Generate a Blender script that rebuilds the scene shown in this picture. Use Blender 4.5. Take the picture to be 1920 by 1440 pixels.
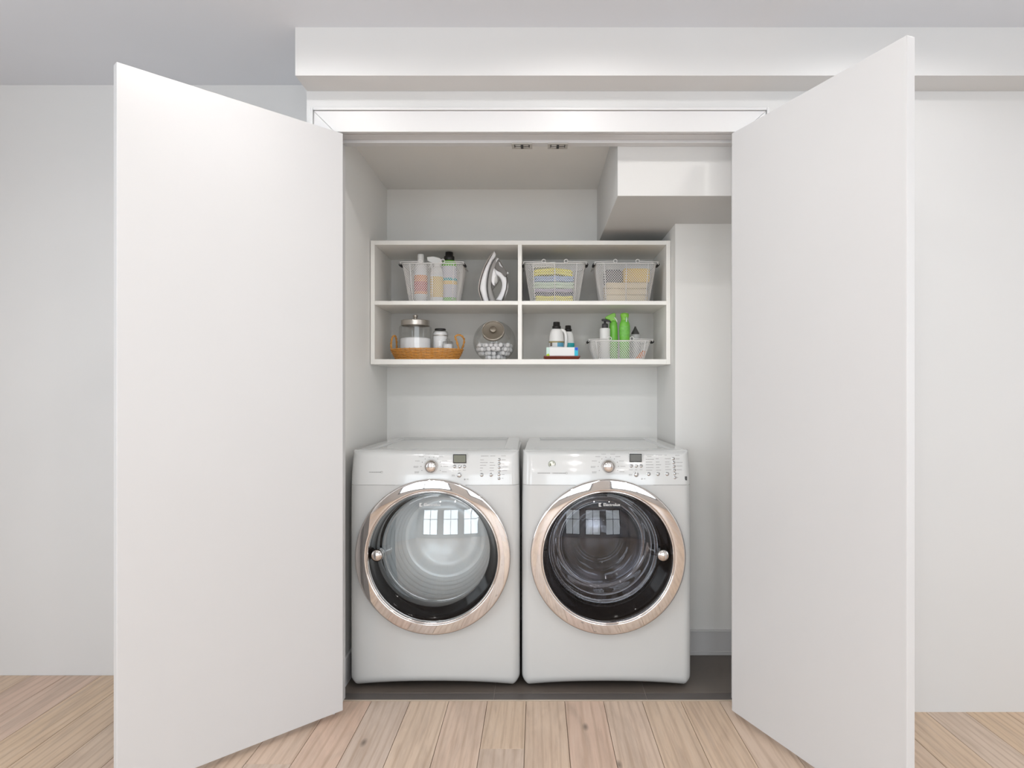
import bpy, bmesh, math, random
from math import sin, cos, pi, sqrt, radians
from mathutils import Vector, Matrix
random.seed(7)
for o in list(bpy.data.objects): bpy.data.objects.remove(o)
SC = bpy.context.scene
COL = SC.collection

# ------------------------------------------------------------------ camera, world, lights, exposure
HC = 1.2; F = 1248.0; VX = 1007.0; VY = 735.0
cam_d = bpy.data.cameras.new('camera'); cam = bpy.data.objects.new('camera', cam_d); COL.objects.link(cam)
cam.location = (0, 0, HC); cam.rotation_euler = (pi/2, 0, 0)
cam_d.sensor_width = 36; cam_d.lens = F/1920*36
cam_d.shift_x = (960-VX)/1920; cam_d.shift_y = (VY-720)/1920
cam_d.clip_start = .02; cam_d.clip_end = 100
SC.camera = cam

world = bpy.data.worlds.new('world'); SC.world = world; world.use_nodes = True
wb = world.node_tree.nodes['Background']
wb.inputs[0].default_value = (.80, .90, 1, 1); wb.inputs[1].default_value = .6

def area(name, loc, rot, sx, sy, power, col):
    l = bpy.data.lights.new(name, 'AREA'); l.shape = 'RECTANGLE'; l.size = sx; l.size_y = sy
    l.energy = power; l.color = col
    o = bpy.data.objects.new(name, l); o.location = loc; o.rotation_euler = rot; COL.objects.link(o); return o
# daylight through the three tall windows in the rear wall of the room; both side-wall lamps are added to supply light
for wx in (-1.75, 0.0, 1.75):
    area('window_and_fill_light', (wx, -4.75, 1.35), (pi/2, 0, 0), 1.25, 2.1, 60, (.875, .945, 1))
area('window_and_fill_light', (-2.95, .2, 1.45), (0, -pi/2, 0), 1.7, 1.9, 64, (.875, .945, 1))
area('window_and_fill_light', (3.15, .2, 1.45), (0, pi/2, 0), 1.7, 1.9, 40, (.875, .945, 1))
# recessed downlights of the room
DOWN = [(x, y) for y in (1.82, .4, -1.2, -2.8) for x in (-.82, .17, 1.2)]
for x, y in DOWN:
    l = bpy.data.lights.new('downlight_lamp', 'SPOT'); l.energy = 13.5 if y > 1 else 24; l.color = (1, .985, .965)
    l.spot_size = radians(172); l.spot_blend = .35; l.shadow_soft_size = .035
    o = bpy.data.objects.new('downlight_lamp', l); o.location = (x, y, 2.485); COL.objects.link(o)
vs = SC.view_settings
SC.display_settings.display_device = 'sRGB'
vs.view_transform = 'Standard'; vs.look = 'None'; vs.gamma = 1; vs.exposure = -0.40; vs.use_curve_mapping = False

# ------------------------------------------------------------------ helpers
def PX(x, s): return (x-VX)/s
def PZ(y, s): return HC+(VY-y)/s
def YS(s): return F/s
def lin(c):
    if isinstance(c, (int, float)): c = (c, c, c)
    return tuple((v/255/12.92 if v/255 <= .04045 else ((v/255+.055)/1.055)**2.4) for v in c)

def mat(name, col, rough=.5, metal=0, bump=0, bscale=200, coat=0, var=0, vscale=4, spec=.5, trans=0):
    m = bpy.data.materials.new(name); m.use_nodes = True
    nt = m.node_tree; b = nt.nodes['Principled BSDF']
    c = lin(col)
    b.inputs['Base Color'].default_value = (*c, 1)
    b.inputs['Roughness'].default_value = rough; b.inputs['Metallic'].default_value = metal
    b.inputs['Coat Weight'].default_value = coat; b.inputs['Coat Roughness'].default_value = .04
    b.inputs['Specular IOR Level'].default_value = spec
    tc = nt.nodes.new('ShaderNodeTexCoord')
    if trans: b.inputs['Transmission Weight'].default_value = trans
    n = nt.nodes.new('ShaderNodeTexNoise'); n.inputs['Scale'].default_value = vscale; n.inputs['Detail'].default_value = 3
    nt.links.new(tc.outputs['Object'], n.inputs['Vector'])
    r = nt.nodes.new('ShaderNodeMix'); r.data_type = 'RGBA'
    v = var or .015
    r.inputs['A'].default_value = (*[max(0, q*(1-v)) for q in c], 1)
    r.inputs['B'].default_value = (*[min(1, q*(1+v)) for q in c], 1)
    nt.links.new(n.outputs['Fac'], r.inputs['Factor']); nt.links.new(r.outputs['Result'], b.inputs['Base Color'])
    if bump:
        n2 = nt.nodes.new('ShaderNodeTexNoise'); n2.inputs['Scale'].default_value = bscale
        bp = nt.nodes.new('ShaderNodeBump'); bp.inputs['Strength'].default_value = bump; bp.inputs['Distance'].default_value = .001
        nt.links.new(tc.outputs['Object'], n2.inputs['Vector'])
        nt.links.new(n2.outputs['Fac'], bp.inputs['Height']); nt.links.new(bp.outputs['Normal'], b.inputs['Normal'])
    return m

def glass(name, tint, ior=1.45, edge=.25, rough=.0, boost=0, cap=1):
    """thin clear sheet: transparent with fresnel reflection and a slightly darker rim"""
    m = bpy.data.materials.new(name); m.use_nodes = True; nt = m.node_tree
    nt.nodes.clear()
    out = nt.nodes.new('ShaderNodeOutputMaterial'); mx = nt.nodes.new('ShaderNodeMixShader')
    tr = nt.nodes.new('ShaderNodeBsdfTransparent'); gl = nt.nodes.new('ShaderNodeBsdfGlossy')
    gl.inputs['Roughness'].default_value = rough
    fr = nt.nodes.new('ShaderNodeFresnel'); fr.inputs['IOR'].default_value = ior
    lw = nt.nodes.new('ShaderNodeLayerWeight'); lw.inputs['Blend'].default_value = .25
    mc = nt.nodes.new('ShaderNodeMix'); mc.data_type = 'RGBA'
    t = tint
    mc.inputs['A'].default_value = (*t, 1); mc.inputs['B'].default_value = (*[q*(1-edge) for q in t], 1)
    nt.links.new(lw.outputs['Facing'], mc.inputs['Factor']); nt.links.new(mc.outputs['Result'], tr.inputs['Color'])
    ad = nt.nodes.new('ShaderNodeMath'); ad.operation = 'ADD'; ad.inputs[1].default_value = boost; ad.use_clamp = True
    mn = nt.nodes.new('ShaderNodeMath'); mn.operation = 'MINIMUM'; mn.inputs[1].default_value = cap
    nt.links.new(fr.outputs[0], ad.inputs[0]); nt.links.new(ad.outputs[0], mn.inputs[0]); nt.links.new(mn.outputs[0], mx.inputs[0])
    nt.links.new(tr.outputs[0], mx.inputs[1]); nt.links.new(gl.outputs[0], mx.inputs[2])
    nt.links.new(mx.outputs[0], out.inputs[0]); return m

class MB:
    def __init__(s): s.v = []; s.f = []; s.sm = []
    def add(s, vs, fs, smooth=False, M=None):
        n = len(s.v)
        for v in vs: s.v.append(tuple(M @ Vector(v)) if M else tuple(v))
        for f in fs: s.f.append([i+n for i in f]); s.sm.append(smooth)
        return s
    def box(s, x0, x1, y0, y1, z0, z1, M=None):
        vs = [(x, y, z) for x in (x0, x1) for y in (y0, y1) for z in (z0, z1)]
        return s.add(vs, [(0,1,3,2),(4,6,7,5),(0,4,5,1),(2,3,7,6),(0,2,6,4),(1,5,7,3)], False, M)
    def lathe(s, prof, c=(0,0,0), axis='Z', n=48, M=None, smooth=True, sx=1, sy=1, close=False):
        vs = []; fs = []; k = len(prof)
        for i in range(n):
            a = 2*pi*i/n + pi/n
            for r, h in prof:
                x, y = r*cos(a)*sx, r*sin(a)*sy
                p = (x, y, h) if axis == 'Z' else ((x, h, y) if axis == 'Y' else (h, x, y))
                vs.append((p[0]+c[0], p[1]+c[1], p[2]+c[2]))
        for i in range(n):
            j = (i+1) % n
            for q in range(k-1):
                f = (i*k+q, j*k+q, j*k+q+1, i*k+q+1)
                fs.append(f if axis != 'Y' else f[::-1])
            if close:
                f = (i*k+k-1, j*k+k-1, j*k, i*k); fs.append(f if axis != 'Y' else f[::-1])
        if not close:
            for q in (0, k-1):
                if prof[q][0] > 1e-5 and False: fs.append([i*k+q for i in range(n)])
        return s.add(vs, fs, smooth, M)
    def tube(s, pts, r, n=8, closed=False, M=None, smooth=True, rz=None):
        P = [Vector(p) for p in pts]; k = len(P); vs = []; fs = []
        up = None
        for i in range(k):
            if closed: t = P[(i+1) % k]-P[i-1]
            else: t = P[min(i+1, k-1)]-P[max(i-1, 0)]
            t.normalize()
            if up is None:
                up = Vector((0,0,1)) if abs(t.z) < .9 else Vector((0,1,0))
            a = t.cross(up)
            if a.length < 1e-5: a = t.cross(Vector((1,0,0)))
            a.normalize(); b = a.cross(t); b.normalize(); up = b
            rr = r[i] if isinstance(r, (list, tuple)) else r
            for j in range(n):
                an = 2*pi*j/n+pi/n; vs.append(P[i]+a*(rr*cos(an))+b*((rz or rr)*sin(an)))
        for i in range(k if closed else k-1):
            i2 = (i+1) % k
            for j in range(n):
                j2 = (j+1) % n; fs.append((i*n+j, i*n+j2, i2*n+j2, i2*n+j))
        if not closed: fs.append(list(range(n))[::-1]); fs.append([(k-1)*n+j for j in range(n)])
        return s.add(vs, fs, smooth, M)
    def prism(s, poly, y0, y1, M=None, smooth=False):
        """polygon in x,z extruded from y0 to y1"""
        n = len(poly)
        vs = [(x, y0, z) for x, z in poly]+[(x, y1, z) for x, z in poly]
        fs = [list(range(n)), [n+i for i in range(n)][::-1]]+[(i, n+i, n+(i+1) % n, (i+1) % n) for i in range(n)]
        return s.add(vs, fs, smooth, M)
    def sphere(s, c, r, n=16, m=10, sc=(1,1,1)):
        vs = [(c[0], c[1], c[2]+r*sc[2])]; fs = []
        for i in range(1, m):
            t = pi*i/m
            for j in range(n):
                a = 2*pi*j/n; vs.append((c[0]+r*sc[0]*sin(t)*cos(a), c[1]+r*sc[1]*sin(t)*sin(a), c[2]+r*sc[2]*cos(t)))
        vs.append((c[0], c[1], c[2]-r*sc[2])); L = len(vs)-1
        for j in range(n):
            fs.append((0, 1+j, 1+(j+1) % n)); fs.append((L, 1+(m-2)*n+(j+1) % n, 1+(m-2)*n+j))
            for i in range(m-2):
                a = 1+i*n; b = a+n; fs.append((a+j, b+j, b+(j+1) % n, a+(j+1) % n))
        return s.add(vs, fs, True)

def rootloc(p):
    L = Vector((0,0,0))
    while p: L += p.location; p = p.parent
    return L
def obj(name, mb, m, parent=None, bevel=0, seg=2, loc=None, kind=None, solid=0, fixn=True, angle=35):
    """one mesh object; vertices are given in world space"""
    me = bpy.data.meshes.new(name)
    L = rootloc(parent) if parent else (Vector(loc) if loc else Vector((0,0,0)))
    me.from_pydata([(v[0]-L.x, v[1]-L.y, v[2]-L.z) for v in mb.v], [], mb.f)
    me.polygons.foreach_set('use_smooth', mb.sm)
    if fixn:
        bm = bmesh.new(); bm.from_mesh(me); bmesh.ops.recalc_face_normals(bm, faces=bm.faces); bm.to_mesh(me); bm.free()
    me.materials.append(m)
    o = bpy.data.objects.new(name, me); COL.objects.link(o)
    if parent: o.parent = parent
    elif loc: o.location = L
    if solid:
        q = o.modifiers.new('solid', 'SOLIDIFY'); q.thickness = solid; q.offset = 0
    if bevel:
        q = o.modifiers.new('bevel', 'BEVEL'); q.width = bevel; q.segments = seg; q.limit_method = 'ANGLE'; q.angle_limit = radians(angle)
        q.harden_normals = False
    if kind: o['kind'] = kind
    return o
def thing(name, label, cat, loc, group=None):
    o = bpy.data.objects.new(name, None); COL.objects.link(o); o.location = loc
    o.empty_display_size = .05
    o['label'] = label; o['category'] = cat
    if group: o['group'] = group
    return o
def tag(o, label, cat, group=None, kind=None):
    o['label'] = label; o['category'] = cat
    if group: o['group'] = group
    if kind: o['kind'] = kind
    return o
def struct(name, mb, m, label=None, **k):
    o = obj(name, mb, m, **k); o['kind'] = 'structure'
    if label: o['label'] = label
    return o
def copy_tree(o, parent=None):
    c = o.copy(); COL.objects.link(c)
    if parent: c.parent = parent
    for ch in list(o.children): copy_tree(ch, c)
    return c
def text_part(name, txt, size, m, loc, parent, align='CENTER', ext=.0003, rot=(pi/2,0,0)):
    cu = bpy.data.curves.new(name, 'FONT'); cu.body = txt; cu.size = size; cu.extrude = ext; cu.align_x = align; cu.align_y = 'CENTER'
    t = bpy.data.objects.new(name, cu); COL.objects.link(t)
    dg = bpy.context.evaluated_depsgraph_get(); me = bpy.data.meshes.new_from_object(t.evaluated_get(dg))
    bpy.data.objects.remove(t)
    me.materials.clear(); me.materials.append(m)
    me.transform(Matrix.Translation(Vector(loc)-rootloc(parent)) @ Matrix.Rotation(rot[2], 4, 'Z') @ Matrix.Rotation(rot[0], 4, 'X'))
    o = bpy.data.objects.new(name, me); COL.objects.link(o); o.parent = parent
    return o

# ------------------------------------------------------------------ materials
paint = mat('wall_paint', (216, 215, 214), .55, bump=.04, bscale=120)
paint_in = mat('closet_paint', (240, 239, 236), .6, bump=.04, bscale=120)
ceil_m = mat('ceiling_paint', (220, 223, 229), .7, bump=.04, bscale=120)
trim_m = mat('satin_trim_paint', (214, 213, 213), .4)
door_m = mat('door_paint', (211, 210, 210), .4)
shelf_m = mat('white_melamine', (247, 245, 240), .45)
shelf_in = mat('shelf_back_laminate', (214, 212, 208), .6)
enamel = mat('white_enamel', (200, 201, 200), .16, coat=.5)
panel_m = mat('glossy_panel_plastic', (208, 209, 208), .14, coat=.5)
chrome = mat('chrome', (214, 209, 206), .035, 1)
chrome_b = mat('chrome_button', (205, 205, 205), .1, 1)
black_gloss = mat('black_gloss_plastic', (24, 20, 18), .12, coat=.4)
black_rub = mat('black_rubber', (16, 15, 15), .5)
dark_gap = mat('dark_recess', (14, 14, 15), .7)
steel_drum = mat('drum_steel', (150, 150, 155), .22, 1)
white_drum = mat('drum_grey_enamel', (238, 241, 242), .25, .1)
lcd = mat('lcd_green_grey', (112, 113, 98), .25)
lcd2 = mat('lcd_grey', (98, 98, 94), .25)
ink = mat('grey_print', (150, 150, 148), .6)
ink_d = mat('dark_print', (70, 70, 70), .6)
white_txt = mat('silver_lettering', (252, 252, 252), .5)
glassL = glass('door_glass_clear', (.93, .96, .97), 1.6, .1, boost=.11)
glassR = glass('door_glass_dark', (.66, .66, .69), 1.45, .3, boost=.015)
bowlglass = glass('bowl_glass', (.93, .95, .96), 1.5, .3, boost=.03, cap=.75)
jarglass = glass('jar_glass', (.99, .995, .99), 1.4, .22, boost=.02, cap=.22)
wire_m = mat('white_coated_wire', (226, 224, 222), .4)

def wood_mat(name):
    m = bpy.data.materials.new(name); m.use_nodes = True; nt = m.node_tree; b = nt.nodes['Principled BSDF']
    tc = nt.nodes.new('ShaderNodeTexCoord'); oi = nt.nodes.new('ShaderNodeObjectInfo')
    mul = nt.nodes.new('ShaderNodeVectorMath'); mul.operation = 'SCALE'; mul.inputs[0].default_value = (13, 29, 7)
    nt.links.new(oi.outputs['Random'], mul.inputs['Scale'])
    add = nt.nodes.new('ShaderNodeVectorMath'); nt.links.new(tc.outputs['Object'], add.inputs[0]); nt.links.new(mul.outputs[0], add.inputs[1])
    def mapped(sx, sy):
        mp = nt.nodes.new('ShaderNodeMapping'); mp.inputs['Scale'].default_value = (sx, sy, 1)
        nt.links.new(add.outputs[0], mp.inputs[0]); return mp
    fine = nt.nodes.new('ShaderNodeTexNoise'); fine.inputs['Scale'].default_value = 1; fine.inputs['Detail'].default_value = 6; fine.inputs['Roughness'].default_value = .65
    nt.links.new(mapped(95, 5).outputs[0], fine.inputs['Vector'])
    bro = nt.nodes.new('ShaderNodeTexNoise'); bro.inputs['Scale'].default_value = 1; bro.inputs['Detail'].default_value = 3; bro.inputs['Distortion'].default_value = 1.2
    nt.links.new(mapped(14, 2.2).outputs[0], bro.inputs['Vector'])
    # cathedral rings
    wv = nt.nodes.new('ShaderNodeTexWave'); wv.bands_direction = 'X'; wv.inputs['Scale'].default_value = 1.0
    wv.inputs['Distortion'].default_value = 14; wv.inputs['Detail'].default_value = 2.5; wv.inputs['Detail Scale'].default_value = .35
    nt.links.new(mapped(9, 1.1).outputs[0], wv.inputs['Vector'])
    ramp = nt.nodes.new('ShaderNodeValToRGB'); e = ramp.color_ramp
    cols = [(0, (214, 184, 164)), (.25, (216, 194, 174)), (.5, (216, 188, 158)), (.75, (206, 187, 172)), (1, (222, 192, 162))]
    e.elements[0].position = 0; e.elements[0].color = (*lin(cols[0][1]), 1); e.elements[1].position = 1; e.elements[1].color = (*lin(cols[4][1]), 1)
    for p, c in cols[1:4]:
        q = e.elements.new(p); q.color = (*lin(c), 1)
    nt.links.new(oi.outputs['Random'], ramp.inputs[0])
    def mixc(a, fac, colb, amt, lo, hi):
        mr = nt.nodes.new('ShaderNodeMapRange'); mr.inputs[1].default_value = lo; mr.inputs[2].default_value = hi; mr.inputs[3].default_value = 0; mr.inputs[4].default_value = amt
        nt.links.new(fac, mr.inputs[0])
        mx = nt.nodes.new('ShaderNodeMix'); mx.data_type = 'RGBA'; nt.links.new(mr.outputs[0], mx.inputs['Factor']); nt.links.new(a, mx.inputs['A'])
        mx.inputs['B'].default_value = (*lin(colb), 1); return mx.outputs['Result']
    c = ramp.outputs[0]
    c = mixc(c, bro.outputs['Fac'], (172, 150, 132), .55, .45, .75)
    c = mixc(c, wv.outputs['Fac'], (160, 128, 100), .30, .72, 1)
    c = mixc(c, fine.outputs['Fac'], (160, 128, 104), .42, .52, .76)
    c = mixc(c, fine.outputs['Fac'], (222, 202, 184), .5, .46, .28)
    # small knots
    vo = nt.nodes.new('ShaderNodeTexVoronoi'); vo.voronoi_dimensions = '2D'; vo.inputs['Scale'].default_value = 1
    nt.links.new(mapped(3.4, 1.3).outputs[0], vo.inputs['Vector'])
    c = mixc(c, vo.outputs['Distance'], (88, 76, 66), .7, .045, .008)
    nt.links.new(c, b.inputs['Base Color']); b.inputs['Roughness'].default_value = .42
    bp = nt.nodes.new('ShaderNodeBump'); bp.inputs['Strength'].default_value = .12; bp.inputs['Distance'].default_value = .0006
    nt.links.new(fine.outputs['Fac'], bp.inputs['Height']); nt.links.new(bp.outputs['Normal'], b.inputs['Normal'])
    return m
oak = wood_mat('pale_oak_plank')
tile_m = mat('taupe_porcelain', (104, 95, 88), .32, var=.12, vscale=5)
tile_f = mat('grey_threshold_stone', (92, 86, 83), .45, var=.12, vscale=14)
grout = mat('pale_grout', (150, 142, 134), .8)
subfl = mat('subfloor', (96, 66, 46), .8)

# ------------------------------------------------------------------ the setting
YB, YJ, YWB, YW, YR = YS(356), YS(410), 2.611, 2.496, 2.82
XL, XJ = -.79, .632
ZC, ZR = 2.267, 2.50          # closet ceiling, room ceiling
RX0, RX1, RY0 = -2.9, 3.1, -4.6
ZH = 2.168                    # underside of head casing
JL, JR = -.752, .762          # faces of the side jambs
ZS = PZ(415, 416)             # underside of the soffit in the closet

floor = struct('floor', MB().box(RX0, RX1, RY0, 3.7, -.08, -.013), subfl)
PW = .15; seam0 = -.0425; PL = 1.9
pm = MB().box(.0009, PW-.0009, 0, PL-.0012, -.0125, 0)
pproto = obj('plank', pm, oak, floor, bevel=.0006, seg=1)
YEND = 2.584
pproto.location = (0, 0, 0)
first = True
# where the board ends lie nearest the closet (distance from the closet edge), read off the photograph
ends = {round(seam0-PW, 4): YEND-2.24, round(seam0-5*PW-PW, 4): YEND-2.148}
k = math.floor((RX0-seam0)/PW)
def shortplank(L):
    me = MB().box(.0009, PW-.0009, 0, L-.0012, -.0125, 0); o = obj('plank', me, oak, floor, bevel=.0006, seg=1); return o
lens = {}
while seam0+k*PW < RX1-.02:
    x = seam0+k*PW
    if x >= RX0-.001:
        e = ends.get(round(x, 4), .62+random.random()*1.2)
        top = YEND if x > -.9 else YR
        L = e+(top-YEND)
        while top > RY0+.05:
            L = min(L, top-RY0)
            key = round(L, 4)
            if abs(L-PL) < 1e-6:
                if first: o = pproto; first = False
                else: o = pproto.copy(); COL.objects.link(o)
            else:
                if key in lens: o = lens[key].copy(); COL.objects.link(o)
                else: o = lens[key] = shortplank(L)
            o.location = (x, top-L, 0); top -= L; L = PL
    k += 1
# closet tiles 60 cm, and the narrow threshold row in front
tx = [-.80, -.17-.0, .43, 1.03]
tp = None
for i in range(3):
    x0, x1 = tx[i], tx[i+1]
    for (y0, y1, mm) in ((2.592, 2.650, tile_f), (2.650, 3.25, tile_m), (3.25, 3.51, tile_m)):
        obj('tile', MB().box(x0+.0012, x1-.0012, y0+.001, y1-.001, -.0125, .0015), mm, floor, bevel=.0008, seg=1)
obj('grout_bed', MB().box(-.82, 1.04, 2.592, 3.51, -.0127, -.0006), grout, floor)
struct('trim_1', MB().box(-.86, .87, 2.5845, 2.592, -.0127, .0022), mat('brushed_edge_strip', (205, 190, 172), .35, .4), 'thin metal strip between oak planks and dark closet tile', bevel=.0006)

# walls of the closet
T = .1
struct('wall_closet_back', MB().box(XL-T, 1.1, YB, YB+T, -.013, 2.6), paint_in)
struct('wall_closet_left', MB().box(XL-.0738, XL, YWB, YB, -.013, 2.6), paint_in)
struct('wall_closet_right', MB().box(XJ, 1.02, YJ, YB, -.013, ZC), paint_in)
struct('wall_closet_far_right', MB().box(1.02, 1.12, YWB, YB, -.013, ZC), paint_in)
struct('ceiling_closet', MB().box(XL-.07, 1.12, YWB, YB, ZC, 2.6), paint_in)
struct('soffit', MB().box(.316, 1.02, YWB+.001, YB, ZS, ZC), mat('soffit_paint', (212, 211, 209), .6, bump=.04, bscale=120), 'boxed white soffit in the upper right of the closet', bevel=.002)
# front wall with the door opening
struct('wall_opening', MB().box(-.864, JL-.018, YW, YWB, -.013, 2.6).box(JR+.018, RX1, YW, YWB, -.013, 2.6).box(JL-.018, JR+.018, YW, YWB, ZH+.025, 2.6), paint)
struct('wall_recess_left', MB().box(RX0, -.864, YR, YR+T, -.013, 2.6), paint)
struct('beam', MB().box(-.863, RX1, YS(526), YW, PZ(171, 500), ZR+.02), paint, 'boxed white beam under the ceiling above the closet opening', bevel=.002)
ceiling = struct('ceiling', MB().box(RX0, RX1, RY0, 2.95, ZR, 2.6), ceil_m)
# window walls of the room behind the camera
def wall_with_holes_y(name, y0, y1, holes, xa, xb, zt=2.6):
    mb = MB(); xs = xa
    for (a, b, c, d) in holes:
        mb.box(xs, a, y0, y1, -.013, zt); mb.box(a, b, y0, y1, -.013, c); mb.box(a, b, y0, y1, d, zt); xs = b
    mb.box(xs, xb, y0, y1, -.013, zt)
    return struct(name, mb, paint)
holes = [(wx-.65, wx+.65, .25, 2.4) for wx in (-1.75, 0, 1.75)]
wall_with_holes_y('wall_rear', RY0-.12, RY0, holes, RX0-.1, RX1+.1)
for nme, xa, xb in (('wall_room_left', RX0-.1, RX0), ('wall_room_right', RX1, RX1+.1)):
    struct(nme, MB().box(xa, xb, RY0, -.7, -.013, 2.6).box(xa, xb, 1.1, 2.95, -.013, 2.6).box(xa, xb, -.7, 1.1, -.013, .45).box(xa, xb, -.7, 1.1, 2.4, 2.6), paint)
frame_m = mat('window_frame_dark', (60, 58, 56), .4)
for i, (a, b, c, d) in enumerate(holes):
    mb = MB()
    for (p, q, r, s) in ((a, a+.05, c, d), (b-.05, b, c, d), (a, b, c, c+.05), (a, b, d-.05, d), ((a+b)/2-.02, (a+b)/2+.02, c, d), (a, b, 1.55, 1.59)):
        mb.box(p, q, RY0-.09, RY0-.04, r, s)
    struct('window_%d' % (i+1), mb, frame_m)
for i, (xa, xb) in enumerate(((RX0-.08, RX0-.03), (RX1+.03, RX1+.08))):  # unseen side windows, added with their lamps to supply light
    mb = MB()
    for (p, q, r, s) in ((-.7, -.65, .45, 2.4), (1.05, 1.1, .45, 2.4), (-.7, 1.1, .45, .5), (-.7, 1.1, 2.35, 2.4), (.18, .22, .45, 2.4)):
        mb.box(xa, xb, p, q, r, s)
    struct('window_%d' % (i+4), mb, frame_m)
# downlight cans in the ceiling (parts of the ceiling)
em = bpy.data.materials.new('lamp_lens'); em.use_nodes = True
eb = em.node_tree.nodes['Principled BSDF']; eb.inputs['Emission Color'].default_value = (1, .93, .85, 1); eb.inputs['Emission Strength'].default_value = 25
for x, y in DOWN:
    r = obj('downlight_trim', MB().lathe([(.036, 2.4985), (.05, 2.4965), (.052, 2.4998)], (x, y, 0), n=24), trim_m, ceiling)
    obj('downlight_lens', MB().lathe([(.0001, 2.4992), (.036, 2.499)], (x, y, 0), n=24), em, r)

# baseboards
struct('baseboard_right', MB().box(XJ+.0, 1.02, YJ-.013, YJ-.0003, .0018, .115).box(XJ, 1.02, YJ-.016, YJ-.0003, .0018, .02).box(XJ, 1.02, YJ-.016, YJ-.0003, .105, .112), trim_m, bevel=.001)
struct('baseboard_left', MB().box(XL+.0003, XL+.013, YWB+.002, YB, .0018, .115), trim_m, bevel=.002)
# jambs, stop, casing
jm = MB().box(JL-.018, JL, YW-.002, YWB, -.001, ZH+.02).box(JR, JR+.018, YW-.002, YWB, -.001, ZH+.02)
struct('trim_2', jm, trim_m, 'white side jambs lining the closet opening', bevel=.001)
head = struct('trim_3', MB().box(JL, JR, YW-.002, YWB, 2.175, 2.193), trim_m, 'white head jamb above the closet opening', bevel=.001)
obj('door_stop', MB().box(JL, JR, YS(485), YWB, 2.163, 2.175), trim_m, head, bevel=.0012)
obj('reveal_bead', MB().box(JL, JR, YW+.016, YW+.026, 2.171, 2.175), trim_m, head, bevel=.001)
YC = YS(504)
cas = struct('trim_4', MB().box(-.8, .8, YC+.004, YW-.0005, 2.19, 2.2), trim_m, 'white mitred casing with a raised outer bead round the closet opening')
CL, CR, CT = -.831, .852, PZ(208, 504)
def mitre(poly): return obj('casing_board', MB().prism(poly, YC, YW-.0003), trim_m, cas, bevel=.0012)
mitre([(CL, CT), (CR, CT), (JR+.001, ZH), (JL-.001, ZH)])
mitre([(CL, 0.0), (CL, CT-.0008), (JL-.0015, ZH-.0005), (JL-.0015, 0.0)])
mitre([(CR, 0.0), (JR+.0015, 0.0), (JR+.0015, ZH-.0005), (CR, CT-.0008)])
for q in ((CL-.010, CL-.0012, 0, CT+.0105), (CR+.0012, CR+.010, 0, CT+.0105), (CL-.0008, CR+.0008, CT+.0012, CT+.0105)):
    obj('backband', MB().box(q[0], q[1], YC-.007, YW-.0003, q[2], q[3]), trim_m, cas, bevel=.0018)

# two roller catches under the head
cat_dark = mat('catch_black', (25, 24, 24), .4); cat_met = mat('catch_nickel', (190, 186, 180), .4, .4)
for i, (a, b) in enumerate(((960, 998), (1027, 1064))):
    x0, x1 = PX(a, 478), PX(b, 478); cx = (x0+x1)/2; w = x1-x0
    t = thing('roller_catch', ('left' if i == 0 else 'right')+' one of two metal roller catches under the head of the closet opening', 'door catch', (cx, 2.592, 2.163))
    y0, y1 = 2.5700, 2.6240
    obj('strike_plate', MB().box(x0, x1, y0, y0+.009, 2.1575, 2.1632).box(x0, x1, y1-.009, y1, 2.1575, 2.1632).box(x0, x0+.01, y0+.009, y1-.009, 2.1575, 2.1632).box(x1-.01, x1, y0+.009, y1-.009, 2.1575, 2.1632), cat_met, t, bevel=.0008)
    obj('housing', MB().box(x0+.01, x1-.01, y0+.009, y1-.009, 2.1622, 2.1632), cat_dark, t)
    obj('centre_post', MB().box(cx-.005, cx+.005, y0+.009, y1-.009, 2.1545, 2.1622), cat_dark, t, bevel=.001)
    for yy in (y0+.018, y1-.018):
        obj('roller', MB().lathe([(.0001, x0+.013), (.0030, x0+.013), (.0030, x1-.013), (.0001, x1-.013)], (0, yy, 2.1590), axis='X', n=14), cat_met, t)

# doors
def door(name, hx, hy, dx, dy, side, label):
    L = sqrt(dx*dx+dy*dy); dx /= L; dy /= L
    ang = math.atan2(dy, dx)
    M = Matrix.Translation((hx, hy, 0)) @ Matrix.Rotation(ang, 4, 'Z')
    W = .733; z0, z1 = .020, 2.158
    th = .030
    a, b = (-th, 0) if side < 0 else (0, th)
    o = struct(name, MB().box(0, W, a, b, z0, z1, M), door_m, label, bevel=.0015)
    for hz in (.25, 1.1, 1.92):
        obj('hinge', MB().lathe([(.0001, hz), (.005, hz), (.005, hz+.09), (.0001, hz+.09)], (-.004, (a if side < 0 else b), 0), n=12, M=M), cat_met, o)
    return o
# face seen by the room lies on the hinge line, thickness behind it
door('door_1', PX(643, 506), YS(506), PX(480, 560)-PX(643, 506), YS(560)-YS(506), -1, 'flat white closet door leaf swung open on the left')
door('door_2', PX(1372, 506), YS(506), PX(1440, 546)-PX(1372, 506), YS(546)-YS(506), 1, 'flat white closet door leaf swung open on the right')

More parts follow.
